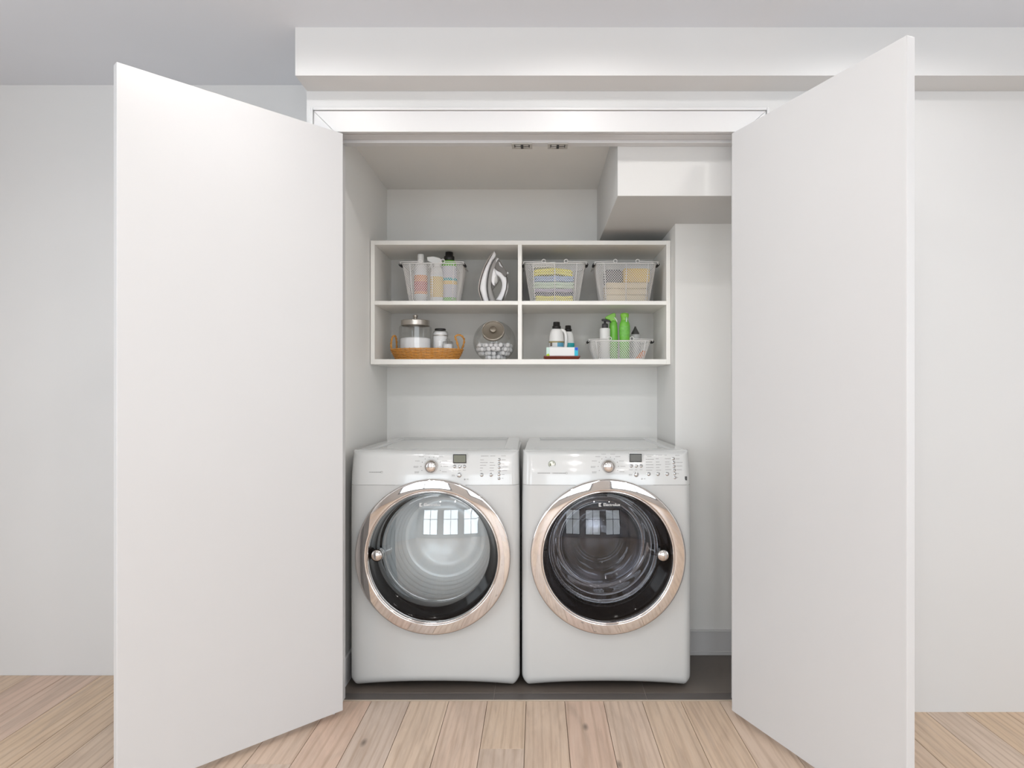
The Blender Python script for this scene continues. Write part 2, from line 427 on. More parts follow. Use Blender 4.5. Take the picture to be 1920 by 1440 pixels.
# ------------------------------------------------------------------ laundry machines
ZM = .965; Y0 = 2.668
def machine(cx, kind, label):
    W = .687; hw = W/2; R = .034
    rt = thing('washing_machine' if kind == 'R' else 'tumble_dryer', label, 'washer' if kind == 'R' else 'dryer', (cx, 3.05, .0018))
    zc = .545; rc = .287
    zseam = .826; ztop = ZM-.002
    def hwz(z):
        d = z-.012; r = .042
        k = 0
        if d < r: k = r-sqrt(max(0, r*r-(r-max(d, 0))**2))
        k += .004*max(0, (z-.6)/.36)**2
        return hw-k
    def zb(u): return .012+.017*(1-abs(u)**2.2)*(1 if abs(u) < 1 else 0)
    def surf(x, z, d):   # y of the front skin, d = distance to the nearest rim
        u = x/hw
        y = Y0+.012*u*u+.004*max(0, (.4-z))*2
        if z > zseam: y += .028*((z-zseam)/(ztop-zseam))**1.6
        if d < R: y += R-sqrt(max(0, R*R-(R-d)**2))
        return y
    us = [-1+2*i/72 for i in range(73)]
    us = sorted(set([round(sin(u*pi/2)*.55+u*.45, 5) for u in us]))
    def skin(zlist, name, m):
        vs = []; idx = {}; fs = []
        for j, t in enumerate(zlist):
            for i, u in enumerate(us):
                bottom = zb(u)
                z = bottom+(t-.012)*(ztop-bottom)/(ztop-.012) if t < .5 else bottom+(t-.012)*(ztop-bottom)/(ztop-.012)
                if abs(t-zseam) < .0031: z = t
                w = hwz(t); x = u*w
                d = min(w-abs(x), z-bottom+.0, (ztop-z)*1.6)
                idx[i, j] = len(vs); vs.append((cx+x, surf(x, z, max(d, 0)), z))
        for j in range(len(zlist)-1):
            for i in range(len(us)-1):
                q = [idx[i, j], idx[i+1, j], idx[i+1, j+1], idx[i, j+1]]
                mx = sum(vs[a][0] for a in q)/4-cx; mz = sum(vs[a][2] for a in q)/4-zc
                if mx*mx+mz*mz < rc*rc: continue
                fs.append(q)
        # wrap the rim back to the cabinet
        nb = len(vs)
        rim = []
        J = len(zlist)-1; I = len(us)-1
        if name == 'front_panel': rim = [idx[0, j] for j in range(J, -1, -1)]+[idx[i, 0] for i in range(1, I+1)]+[idx[I, j] for j in range(1, J+1)]
        else: rim = [idx[I, j] for j in range(0, J+1)]+[idx[i, J] for i in range(I-1, -1, -1)]+[idx[0, j] for j in range(J-1, -1, -1)]
        for a in rim:
            v = vs[a]; vs.append((v[0]-(.0 if abs(v[0]-cx) < .3 else .0), 2.745, v[2]))
        for k2 in range(len(rim)-1): fs.append((rim[k2], nb+k2, nb+k2+1, rim[k2+1]))
        mb = MB(); mb.add(vs, fs, True)
        return obj(name, mb, m, rt, fixn=True)
    za = [.012+(zseam-.0005-.012)*q for q in [0, .001, .004, .008, .013, .02, .028, .036, .045]+[.055+.945*i/90 for i in range(91)]]
    skin(za, 'front_panel', enamel)
    zt = [zseam+.0005+(ztop-zseam-.0005)*(1-(1-i/40)**1.6) for i in range(41)]
    cp = skin(zt, 'control_panel', panel_m)
    for qa, qb in ((cx-hw+.022, cx-.20), (cx+.20, cx+hw-.022)):
        obj('panel_seam', MB().box(qa, qb, Y0+.016, Y0+.022, zseam-.004, zseam+.004), ink, rt)
    # cabinet: sides, back, top
    bw = .334 ; yb = YS(361)
    obj('cabinet', MB().box(cx-bw, cx-bw+.012, 2.72, yb, .03, ZM-.02).box(cx+bw-.012, cx+bw, 2.72, yb, .03, ZM-.02).box(cx-bw+.012, cx+bw-.012, yb-.01, yb, .03, ZM-.02).box(cx-bw+.012, cx+bw-.012, 2.75, yb-.01, .03, .04), enamel, rt, bevel=.002)
    tw = hw-.010; yf = 2.722
    # recessed top lid
    tm = MB(); zf = ZM
    ring1 = [(cx-tw, yf, zf-.002), (cx+tw, yf, zf-.002), (cx+tw-.012, yb, zf), (cx-tw+.012, yb, zf)]
    ins = [(cx-tw+.055, yf+.045, zf+.001), (cx+tw-.055, yf+.045, zf+.001), (cx+tw-.065, yb-.06, zf+.001), (cx-tw+.065, yb-.06, zf+.001)]
    ins2 = [(cx-tw+.063, yf+.055, zf-.006), (cx+tw-.063, yf+.055, zf-.006), (cx+tw-.073, yb-.07, zf-.006), (cx-tw+.073, yb-.07, zf-.006)]
    low = [(p[0], p[1], zf-.03) for p in ring1]
    vs = ring1+ins+ins2+low
    fs = []
    for a in range(4):
        b = (a+1) % 4
        fs += [(a, b, 4+b, 4+a), (4+a, 4+b, 8+b, 8+a), (12+a, 12+b, b, a)]
    fs.append((8, 9, 10, 11))
    tm.add(vs, fs); obj('top_panel', tm, enamel, rt, bevel=.004, seg=3, angle=20)
    # feet
    for fx in (-.27, .27):
        for fy in (2.80, yb-.06):
            obj('foot', MB().lathe([(.0001, .0018), (.024, .0018), (.026, .014), (.012, .016), (.012, .034)], (cx+fx, fy, 0), n=16), black_rub, rt)
    # ------------ porthole door
    C = (cx, 0, zc)
    door_o = obj('door', MB().lathe([(.299, 2.69), (.3085, 2.672), (.3085, 2.648), (.3085, 2.640), (.3075, 2.6365), (.305, 2.6345), (.303, 2.6340), (.300, 2.6338), (.270, 2.6320), (.268, 2.6320), (.2655, 2.6328), (.2635, 2.636)], C, 'Y', 128), chrome, rt)
    door_o['label'] = 'round chrome rimmed porthole door'
    obj('inner_chrome_lip', MB().lathe([(.2635, 2.636), (.2605, 2.632), (.2575, 2.636), (.2565, 2.650)], C, 'Y', 128), chrome, door_o)
    def shifted(mb):
        out = []
        for x, y, z in mb.v:
            t = min(1, max(0, (y-2.650)/.055)); out.append((x-.009*t, y, z+.011*t))
        mb.v = out; return mb
    obj('black_bezel', shifted(MB().lathe([(.2565, 2.650), (.2525, 2.657), (.247, 2.675), (.237, 2.700), (.232, 2.709), (.230, 2.712), (.230, 2.775)], C, 'Y', 96)), black_gloss, door_o)
    gp = [(.0001 if i == 0 else .2305*i/14, 2.7115-.032*(1-(i/14)**2)) for i in range(15)]
    gm = MB().lathe(gp, C, 'Y', 96); gm.v = [(x-.009, y, z+.011) for x, y, z in gm.v]
    obj('door_glass', gm, glassL if kind == 'L' else glassR, door_o)
    # inner glass bowl of the washer
    bp = [(.227, 2.722), (.222, 2.728), (.218, 2.745), (.212, 2.765), (.206, 2.768), (.200, 2.80), (.188, 2.85), (.176, 2.872), (.15, 2.884), (.12, 2.886), (.115, 2.880), (.0001, 2.888)]
    if kind == 'R': obj('inner_bowl', shifted(MB().lathe(bp, (cx, 0, zc), 'Y', 72)), bowlglass, door_o)
    dm = steel_drum if kind == 'R' else white_drum
    dr = [(.232, 2.775), (.255, 2.79)]
    if kind == 'R':
        for i in range(8):
            y = 2.80+i*.05
            dr += [(.262, y), (.266, y+.02), (.258, y+.03), (.262, y+.045)]
    else:
        dr = [(.232, 2.775), (.248, 2.782)]
        for i in range(7):
            y = 2.79+i*.03; q = .250-.0105*i
            dr += [(q, y), (q-.001, y+.015), (q-.006, y+.019), (q-.007, y+.024), (q-.004, y+.028)]
    drum = obj('drum', MB().lathe(dr, C, 'Y', 96), dm, rt)
    if kind == 'R':
        back = [(.262, 3.2), (.22, 3.21), (.20, 3.19), (.12, 3.185), (.11, 3.17), (.0001, 3.165)]
    else:
        back = [(.182, 2.998), (.165, 3.006), (.155, 2.998), (.11, 2.994), (.10, 3.002), (.0001, 2.998)]
    obj('drum_back', MB().lathe(back, C, 'Y', 72), dm, drum)
    for i in range(3 if kind == 'R' else 0):
        a = 2*pi*i/3+(.75 if kind == 'R' else .3)
        M = Matrix.Translation((cx, 0, zc)) @ Matrix.Rotation(-a, 4, 'Y')
        vb = MB().add([(.262, 2.82, -.04), (.262, 2.82, .04), (.262, 3.18, .05), (.262, 3.18, -.03), (.19, 2.86, -.006), (.19, 2.86, .006), (.20, 3.15, .018), (.20, 3.15, .004)],
                      [(0,1,5,4), (1,2,6,5), (2,3,7,6), (3,0,4,7), (4,5,6,7)], False, M)
        obj('vane', vb, dm, drum, bevel=.010, seg=3)
    # shell hiding the cabinet inside
    obj('tub_shell', MB().lathe([(.2335, 2.776), (.288, 2.69), (.288, 3.24), (.0001, 3.245)], C, 'Y', 48), dark_gap, rt)
    # round latch knob
    kx = PX(707.0, 469) if kind == 'L' else PX(1243, 469); kz = PZ(1041, 469)
    kb = obj('latch_knob', MB().lathe([(.0001, 2.645), (.012, 2.646), (.021, 2.650), (.025, 2.657), (.0255, 2.665), (.023, 2.674), (.0215, 2.70)], (kx, 0, kz), 'Y', 40), chrome, door_o)
    # lettering on the glass
    lx = PX(1146 if kind == 'R' else 812, 460)
    yl = 2.688
    text_part('door_lettering', 'Electrolux', .0165, white_txt, (lx, yl+.006, PZ(945, 460)), door_o)
    ex = lx-.047
    obj('square_emblem', MB().box(ex-.0052, ex-.0035, yl+.006, yl+.007, PZ(945, 460)-.007, PZ(945, 460)+.007).box(ex-.0035, ex+.005, yl+.006, yl+.007, PZ(945, 460)-.007, PZ(945, 460)-.005).box(ex-.0035, ex+.005, yl+.006, yl+.007, PZ(945, 460)+.005, PZ(945, 460)+.007).box(ex-.001, ex+.001, yl+.006, yl+.007, PZ(945, 460)-.005, PZ(945, 460)+.005), white_txt, door_o)
    # ------------ controls: pixel positions on the panel
    SF = 467
    def at(px, py):
        x = PX(px, SF); z = PZ(py, SF)
        d = min(hwz(z)-abs(x-cx), (ztop-z)*1.6)
        return x, surf(x-cx, z, max(0, d)), z
    def button(px, py, r, name='button', m=chrome_b, h=.004):
        x, y, z = at(px, py); r = r/SF
        return obj(name, MB().lathe([(.0001, y-h), (r*.75, y-h*.9), (r, y-h*.4), (r, y+.003)], (x, 0, z), 'Y', 20).lathe([(r*1.02, y+.001), (r*1.18, y-.0006), (r*1.3, y+.001)], (x, 0, z), 'Y', 20), m, cp)
    def bars(lst, name, m, parent=cp, h=.9):
        mb = MB()
        for (px, py, w) in lst:
            # broken into word-like strokes
            x = px
            while x < px+w-.4:
                ww = min(random.uniform(1.4, 3.4), px+w-x)
                xx, y, z = at(x+ww/2, py)
                mb.box(xx-ww/2/SF, xx+ww/2/SF, y-.0004, y+.0006, z-h/2/SF, z+h/2/SF); x += ww+.45
        return obj(name, mb, m, parent, kind='stuff')
    if kind == 'L':
        kn, di = (808, 875), (849, 852, 874, 869)
    else:
        kn, di = (1141, 875), (1181, 851, 1204, 867)
    # dial
    x, y, z = at(*kn)
    dl = obj('dial', MB().lathe([(.0001, y-.026), (.012, y-.0258), (.019, y-.024), (.0235, y-.019), (.0265, y-.008), (.028, y+.002)], (x, 0, z), 'Y', 48), chrome, cp)
    obj('dial_collar', MB().lathe([(.0275, y+.0015), (.0305, y-.0015), (.0315, y+.0025)], (x, 0, z), 'Y', 48), panel_m, dl)
    # ticks + programme names round the dial
    mb = MB()
    for i in range(10):
        a = radians(205-i*25.5)
        px, py = kn[0]+19*cos(a), kn[1]-17.5*sin(a)
        xx, yy, zz = at(px, py); mb.box(xx-.0012, xx+.0012, yy-.0004, yy+.0006, zz-.0012, zz+.0012)
    obj('dial_marks', mb, ink_d, cp, kind='stuff')
    L = []
    for i in range(5):
        a = radians(205-i*25.5)
        px, py = kn[0]+24*cos(a), kn[1]-23*sin(a)
        L.append((px-9 if i < 4 else px-7, py, 9)); L.append((2*kn[0]-px-1, py, 9))
        if i in (0, 1): L.append((px-9, py+2, 8))
    bars(L, 'programme_names', ink)
    # display
    xa, ya, z1 = at(di[0], di[1]); xb, yb2, z0 = at(di[2], di[3]); ym = min(ya, yb2)
    fr = obj('display', MB().box(xa-.003, xb+.003, ym-.0012, ym+.012, z0-.003, z1+.003), panel_m, cp, bevel=.001)
    obj('display_window', MB().box(xa, xb, ym-.0022, ym, z0, z1), black_gloss, fr)
    obj('display_screen', MB().box(xa+.003, xb-.003, ym-.0026, ym-.002, z0+.0035, z1-.0035), lcd if kind == 'L' else lcd2, fr)
    off = 0 if kind == 'L' else 332
    oy = 0 if kind == 'L' else -1
    for bx in (852, 861.5, 870.5): button(bx+off, 875.5+oy, 2.9)
    button(861+off, 891.5+oy, 4.2)
    button(871.5+off-.2, 898.8+oy, 1.4, 'indicator')
    bars([(848+off, 882+oy, 7), (859+off, 882+oy, 4), (868+off, 882+oy, 5), (847+off, 890.5+oy, 6), (847+off, 892.5+oy, 6), (875+off, 898.5+oy, 4)], 'button_names', ink)
    sx = 935.5 if kind == 'L' else 1264.5
    for i, by in enumerate((863, 870, 877, 884, 890.5, 897.5)): button(sx+i*.3*(kind == 'R'), by+oy*1.5, 2.6)
    bars([(sx+4, 856+oy, 8)]+[(sx+5, by+oy*1.5, w) for by, w in zip((863, 869.5, 876, 883, 890, 897), (7, 12, 11, 10, 5, 3))], 'option_names', ink)
    if kind == 'L':
        for bx in (903, 920.5): button(bx, 891, 3.2)
        bars([(901, 856, 14), (919, 856, 9)]+[(900, yy, w) for yy, w in zip((863, 868, 873, 878, 883), (7, 14, 11, 6, 4))]+[(918, yy, w) for yy, w in zip((868, 873, 878, 883), (8, 10, 8, 8))], 'setting_names', ink)
        bars([(691, 885.8, 23)], 'badge_print', ink, h=1.6)
        xx, yy, zz = at(715, 885.5); obj('badge_swirl', MB().tube([(xx+.004*cos(a), yy-.0006, zz+.004*sin(a)) for a in [i*2*pi/16 for i in range(16)]], .0006, 5, True), ink, cp)
    else:
        for bx in (1216.5, 1234, 1251.5): button(bx, 889.5, 3.2)
        bars([(1213, 854.5, 14), (1215, 857, 8), (1231, 854.5, 12), (1248, 854.5, 5)]+[(1212, yy, w) for yy, w in zip((862, 867, 872, 877, 882), (15, 12, 14, 14, 12))]+[(1231, yy, w) for yy, w in zip((861, 867, 872, 877, 882), (6, 7, 10, 7, 9))]+[(1248.5, yy, w) for yy, w in zip((861, 867, 871, 876, 881), (11, 8, 10, 7, 11))], 'setting_names', ink)
        bars([(1008, 887.5, 24), (1036, 887.5, 25)], 'badge_print', ink, h=1.4)
        xx, yy, zz = at(1062, 887.3); obj('badge_swirl', MB().tube([(xx+.004*cos(a), yy-.0006, zz+.004*sin(a)) for a in [i*2*pi/16 for i in range(16)]], .0006, 5, True), ink, cp)
        # round foil sticker
        xx, yy, zz = at(1035, 871)
        em2 = obj('round_sticker', MB().lathe([(.0001, yy-.0012), (.0145, yy-.0012), (.0152, yy+.001)], (xx, 0, zz), 'Y', 32), mat('sticker_white', (238, 240, 232), .3), cp)
        obj('sticker_ring', MB().tube([(xx+.0135*cos(a), yy-.0014, zz+.0135*sin(a)) for a in [i*2*pi/32 for i in range(32)]], .0011, 5, True).prism([(xx-.009, zz+.006), (xx-.010, zz-.006), (xx-.003, zz-.008), (xx-.004, zz+.002)], yy-.0018, yy-.001).prism([(xx+.002, zz+.009), (xx+.008, zz+.007), (xx+.006, zz+.002)], yy-.0018, yy-.001), mat('sticker_olive', (120, 124, 100), .5), em2)
        xx, yy, zz = at(1287, 897.5)
        obj('small_dark_label', MB().box(xx-.0045, xx+.0045, yy-.0016, yy+.010, zz-.008, zz+.008), ink_d, cp)
    return rt
machine(-.4135, 'L', 'white front-load dryer on the left with light drum behind chrome-ringed glass')
machine(.2815, 'R', 'white front-load washer on the right with dark steel drum and round foil sticker')

# ------------------------------------------------------------------ shelf unit
SS = 397; YF = YS(SS); YK = YB-.001
sx0, sx1 = PX(694.5, SS), XJ-.0015
sz0, sz1 = PZ(683, SS), PZ(451, SS)
ZSH = PZ(564, SS); ZBO = PZ(673.5, SS)
su = thing('shelf_unit', 'white open wall shelf unit with four compartments above the machines', 'shelf', ((sx0+sx1)/2, YK, sz0))
obj('side_panel', MB().box(sx0, sx0+.020, YF, YK, sz0, sz1), shelf_m, su, bevel=.001)
obj('side_panel', MB().box(sx1-.020, sx1, YF, YK, sz0, sz1), shelf_m, su, bevel=.001)
obj('top_panel', MB().box(sx0+.020, sx1-.020, YF, YK, sz1-.020, sz1), shelf_m, su, bevel=.001)
obj('bottom_panel', MB().box(sx0+.020, sx1-.020, YF, YK, sz0, ZBO), shelf_m, su, bevel=.001)
dx0, dx1 = PX(971, SS), PX(978.5, SS)
obj('divider', MB().box(dx0, dx1, YF+.0005, YK-.006, ZBO, sz1-.020), shelf_m, su, bevel=.001)
obj('shelf_board', MB().box(sx0+.020, dx0, YF+.001, YK-.006, ZSH-.0185, ZSH), shelf_m, su, bevel=.001)
obj('shelf_board', MB().box(dx1, sx1-.020, YF+.001, YK-.006, ZSH-.0185, ZSH), shelf_m, su, bevel=.001)
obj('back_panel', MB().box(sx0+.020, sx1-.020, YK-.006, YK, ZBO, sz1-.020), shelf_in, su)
E = .0004
# ------------------------------------------------------------------ wire baskets
def basket(name, label, cx, H, wt, wb, cy, zb, dtop=.205, dbot=.165, vert=(-.105, 0, .105), nrow=None, group=None, flip=1):
    rt = thing(name, label, 'basket', (cx, cy, zb), group)
    def outline(t, n=72):
        """rounded rectangle outline at height t 0..1 as list of points by perimeter fraction"""
        w = wb+(wt-wb)*t; d = dbot+(dtop-dbot)*t; r = .028
        pts = []
        hw, hd = w/2-r, d/2-r
        segs = [((hw, -hd), -90), ((hw, hd), 0), ((-hw, hd), 90), ((-hw, -hd), 180)]
        for (px, py), a0 in segs:
            for i in range(7):
                a = radians(a0+90*i/6); pts.append((cx+px+r*cos(a), cy+py+r*sin(a)))
        return pts
    def pos(u, t):
        p = outline(t); n = len(p)
        L = [0]
        for i in range(n): a, b = p[i], p[(i+1) % n]; L.append(L[-1]+sqrt((a[0]-b[0])**2+(a[1]-b[1])**2))
        s = (u % 1)*L[-1]
        for i in range(n):
            if s <= L[i+1]:
                f = (s-L[i])/(L[i+1]-L[i]+1e-9); a, b = p[i], p[(i+1) % n]
                return (a[0]+(b[0]-a[0])*f, a[1]+(b[1]-a[1])*f, zb+.003+(H-.003)*t)
    N = 78; rows = 8
    cache = {}
    def P(u, t):
        k = (round(u % 1, 4), round(t, 3))
        if k not in cache: cache[k] = pos(u, t)
        return cache[k]
    per = 2*(wt+dtop); dU = H/per*1.0
    m = MB()
    for i in range(N):
        for sg in (1, -1):
            pts = [P(i/N+sg*dU*(j/rows), j/rows*.97) for j in range(rows+1)]
            m.tube(pts, .00115, 4, smooth=False)
    obj('mesh_wall', m, wire_m, rt, kind='stuff', fixn=False)
    # bottom grid
    m = MB(); o = outline(0)
    for i in range(15):
        f = -.5+(i+.5)/15
        m.box(cx+f*(wb-.02)-.0012, cx+f*(wb-.02)+.0012, cy-dbot/2+.004, cy+dbot/2-.004, zb+E, zb+.003)
    for i in range(10):
        f = -.5+(i+.5)/10
        m.box(cx-wb/2+.004, cx+wb/2-.004, cy+f*(dbot-.02)-.0012, cy+f*(dbot-.02)+.0012, zb+.001, zb+.0036)
    obj('mesh_bottom', m, wire_m, rt, kind='stuff', fixn=False)
    def loop(t, r, nm):
        p = outline(t); obj(nm, MB().tube([(a, b, zb+max(r+E, H*t)) for a, b in p], r, 6, True), wire_m, rt)
    loop(1, .0028, 'rim_wire'); loop(0.012, .0022, 'base_wire')
    for v in vert:   # upright wires front and back
        for sy in (-1, 1):
            k = v/.155
            xt, xb_ = cx+v, cx+v*(wb/wt)*1.12
            obj('upright_wire', MB().tube([(xb_, cy+sy*(dbot/2+.002), zb+.003), (xt, cy+sy*(dtop/2+.002), zb+H+.002)], .0019, 6), wire_m, rt)
    # folded bail wires with eyelets above the rim, front and back
    for sy in (-1, 1):
        y = cy+sy*(dtop/2+.004); zt = zb+H+.008
        ex = .053
        for sx in (-1, 1):
            obj('bail_wire', MB().tube([(cx+sx*(wt/2+.008), y+.0*sy, zt-.002), (cx+sx*(ex+.008), y, zt)], .0017, 6), wire_m, rt)
            obj('eyelet', MB().tube([(cx+sx*ex+.0085*cos(a), y, zt+.0015+.0085*sin(a)) for a in [q*2*pi/18 for q in range(18)]], .0019, 6, True), wire_m, rt)
    for sx in (-1, 1):
        x = cx+sx*(wt/2+.008)
        g = obj('handle_wire', MB().tube([(x-sx*.006, cy-dtop/2-.004, zb+H+.006), (x, cy-dtop/2+.006, zb+H-.004), (x, cy+dtop/2-.006, zb+H-.004), (x-sx*.006, cy+dtop/2+.004, zb+H+.006)], .0018, 6), wire_m, rt)
        obj('handle_grip', MB().tube([(x+sx*.001, cy-dtop/2+.008, zb+H-.005), (x+sx*.001, cy-dtop/2+.058, zb+H-.005)], .0062, 10), black_rub, g)
    return rt
BY = 3.265   # centre depth of the baskets
def bpx(px, s=388): return PX(px, s)
HB = PZ(493, 393)-ZSH-.004
WTb = (1093-986)/392
bk = basket('wire_basket', 'tall white wire mesh basket of cleaning bottles, left of the iron', bpx(812, 390), HB, WTb+.016, .232, BY, ZSH, group='tall white wire mesh baskets on the upper shelf')
b2 = copy_tree(bk); b2.location.x = bpx(1040, 390); b2['label'] = 'tall white wire mesh basket of folded towels, just right of the divider'
b3 = copy_tree(bk); b3.location.x = bpx(1172.5, 390); b3['label'] = 'tall white wire mesh basket with cream and yellow cloths, at far right'
HD = PZ(638, 393)-ZBO-.003
b4x = bpx(1162, 390)
b4 = basket('wire_basket', 'short white wire mesh basket with green spray bottles on the lower shelf', b4x, HD, WTb+.018, .235, BY, ZBO, vert=(-.118, .118))

# ------------------------------------------------------------------ bottles
def lat(name, prof, c, m, parent=None, n=36, sx=1, sy=1, loc=None, **k):
    return obj(name, MB().lathe(prof, c, n=n, sx=sx, sy=sy), m, parent, loc=loc, **k)
def bottle_prof(r, h, sh, rn, z0=0, rb=.006):
    """body radius r, height to shoulder start, total h, neck radius rn"""
    p = [(.0001, z0), (r-rb, z0), (r-rb*.3, z0+rb*.3), (r, z0+rb), (r, z0+sh)]
    for i in range(1, 9):
        t = i/8*pi/2; p.append((rn+(r-rn)*cos(t), z0+sh+(h-sh)*sin(t)))
    return p
white_pl = mat('white_plastic', (232, 232, 230), .35); white_pl2 = mat('offwhite_plastic', (214, 214, 214), .35)
blk_cap = mat('black_cap_plastic', (30, 28, 28), .4); green_pl = mat('green_plastic', (118, 196, 72), .35); green_l = mat('lighter_green_cap', (138, 206, 76), .35)
orange_l = mat('orange_label', (226, 150, 96), .5); yellow_l = mat('yellow_label', (232, 200, 110), .5); teal_l = mat('teal_label', (40, 172, 178), .45); blue_l = mat('blue_label', (90, 160, 190), .5)
grey_l = mat('pale_grey_label', (205, 205, 215), .5); dgrey = mat('dark_grey_pump', (62, 60, 64), .45); red_l = mat('red_label', (200, 96, 84), .5)
s9 = 380
# in the left tall basket
z = ZSH+.0045
# 1 white bottle with square white cap
cx = PX(790, s9); t = thing('detergent_bottle', 'white bottle with a narrow white cap in the left tall basket', 'bottle', (cx, 3.27, z))
h1 = PZ(494, s9)-z
lat('body', bottle_prof(.032, h1, h1-.03, .017, z), (cx, 3.27, 0), white_pl2, t, sy=.8)
lat('cap', [(.0165, z+h1-.003), (.0170, z+h1), (.0155, PZ(478, s9)-.003), (.0135, PZ(478, s9)), (.0001, PZ(478, s9)+.0003)], (cx, 3.27, 0), white_pl, t)
lat('orange_label', [(.0325, PZ(553, s9)), (.0325, PZ(518, s9))], (cx, 3.27, 0), orange_l, t, sy=.81)
lat('red_panel', [(.0329, PZ(548, s9)), (.0329, PZ(530, s9))], (cx, 3.27, 0), red_l, t, n=36, sy=.82)
# 2 white trigger sprayer, nozzle to the left
def trigger(parent, cx, cy, z, m, trig_m, d=-1, tilt=0, S=1.0, nm='spray_head'):
    M = Matrix.Translation((cx, cy, z)) @ Matrix.Scale(S, 4) @ Matrix.Rotation(tilt, 4, 'Y')
    pl = [(-.004, 0), (-.011, .004), (-.012, .020), (-.050, .024), (-.052, .044), (-.030, .050), (.016, .045), (.024, .036), (.020, .012), (.012, 0)]
    pl = [(x*-d, q) for x, q in pl]
    if d > 0: pl = pl[::-1]
    h = obj(nm, MB().prism(pl, -.011, .011, M), m, parent, bevel=.004, seg=3)
    tr = MB().tube([(d*.024, 0, .022), (d*.032, 0, .006), (d*.030, 0, -.010), (d*.036, 0, -.024)], [.004, .0042, .004, .003], 8, M=M)
    obj('trigger', tr, trig_m, h)
    return h
cx = PX(821, s9); yb_ = 3.25; t = thing('spray_bottle', 'white trigger spray bottle with yellow label in the left tall basket', 'bottle', (cx, yb_, z))
hz = PZ(503, s9)-z
lat('body', bottle_prof(.031, hz, hz-.05, .013, z), (cx, yb_, 0), white_pl, t, sy=.75)
M = Matrix.Identity(4)
hd = obj('spray_head', MB().prism([(cx-.011, z+hz-.002), (cx-.012, z+hz+.012), (PX(804, s9), PZ(492, s9)), (PX(803, s9), PZ(485, s9)), (PX(815, s9), PZ(484, s9)), (PX(827, s9), PZ(487, s9)), (PX(831, s9), PZ(492, s9)), (cx+.014, z+hz)], yb_-.011, yb_+.011), white_pl, t, bevel=.004, seg=3)
obj('trigger', MB().tube([(PX(809, s9), yb_, PZ(492, s9)), (PX(810, s9), yb_, PZ(499, s9)), (PX(808, s9), yb_, PZ(505, s9))], .004, 8), white_pl, hd)
lat('yellow_label', [(.0315, PZ(560, s9)), (.0315, PZ(522, s9))], (cx, yb_, 0), yellow_l, t, sy=.76)
# 3 green bottle with black cap
cx = PX(842, s9); t = thing('detergent_bottle', 'light green bottle with a stepped black cap in the left tall basket', 'bottle', (cx, 3.29, z))
hz = PZ(490, 377)-z
lat('body', bottle_prof(.038, hz, hz-.03, .022, z), (cx, 3.29, 0), green_pl, t, sy=.8)
lat('cap', [(.0235, z+hz-.002), (.0255, z+hz), (.0255, PZ(483, 377)), (.0195, PZ(482, 377)), (.0185, PZ(475, 377)), (.0001, PZ(474.5, 377))], (cx, 3.29, 0), blk_cap, t)
lat('pale_label', [(.0385, PZ(560, 377)), (.0385, PZ(502, 377))], (cx, 3.29, 0), grey_l, t, sy=.81)
lat('teal_band', [(.0389, PZ(529, 377)), (.0389, PZ(524, 377))], (cx, 3.29, 0), teal_l, t, sy=.82)
lat('yellow_band', [(.0389, PZ(536, 377)), (.0389, PZ(529, 377))], (cx, 3.29, 0), yellow_l, t, sy=.82)

# ------------------------------------------------------------------ towels and cloths
def towel(name, label, cat, x0, x1, y0, y1, zz0, zz1, m, bow=0.0, droop=(0, 0), group=None, layers=2):
    cx, cy = (x0+x1)/2, (y0+y1)/2
    h = zz1-zz0; mb = MB()
    NX = 26; NC = 10
    for L in range(layers):
        a = zz0+h*L/layers; b = zz0+h*(L+1)/layers-.0004
        sec = []
        r = (b-a)/2
        for i in range(NC+1): an = -pi/2+pi*i/NC; sec.append((y1-r+r*cos(an), (a+b)/2+r*sin(an)))
        for i in range(NC+1): an = pi/2+pi*i/NC; sec.append((y0+r+r*cos(an), (a+b)/2+r*sin(an)))
        vs = []; fs = []; K = len(sec)
        for i in range(NX+1):
            u = -1+2*i/NX; x = cx+(x1-x0)/2*u
            e = sqrt(max(.02, 1-max(0, abs(u)-.9)**2/.01)) if abs(u) > .9 else 1
            off = bow*(1-u*u)+(droop[0] if u < 0 else droop[1])*abs(u)**3+.0012*sin(u*7+L)
            for (yy, zz) in sec:
                zm = (a+b)/2; vs.append((x, cy+(yy-cy)*(.97+.03*e), zm+(zz-zm)*e+off))
        for i in range(NX):
            for j in range(K): fs.append((i*K+j, i*K+(j+1) % K, (i+1)*K+(j+1) % K, (i+1)*K+j))
        fs.append(list(range(K))); fs.append([NX*K+j for j in range(K)][::-1])
        mb.add(vs, fs, True)
    o = obj(name, mb, m, loc=(cx, cy, zz0)); return tag(o, label, cat, group)
ty0, ty1 = BY-.078, BY+.076
cyel = mat('yellow_terry', (240, 228, 60), .9, bump=.5, bscale=900); cblu = mat('blue_terry', (160, 186, 226), .9, bump=.5, bscale=900)
cgrn = mat('mint_terry', (200, 222, 196), .9, bump=.5, bscale=900); clav = mat('lavender_terry', (190, 178, 204), .9, bump=.5, bscale=900)
cgry = mat('pale_grey_terry', (214, 214, 212), .9, bump=.5, bscale=900); cdk = mat('navy_terry', (40, 44, 72), .9, bump=.5, bscale=900)
st = 384
def tz(y): return PZ(y, st)
base = ZSH+.0045
towel('folded_towel', 'yellow folded towel at the bottom of the towel basket', 'towel', PX(1003, st), PX(1074, st), ty0, ty1, base, tz(558)-.0, cyel, group='folded towels in the basket')
towel('folded_towel', 'navy folded towel above the bottom yellow one in the basket', 'towel', PX(1001, st), PX(1074, st), ty0, ty1, tz(558)+.0005, tz(551), cdk, group='folded towels in the basket')
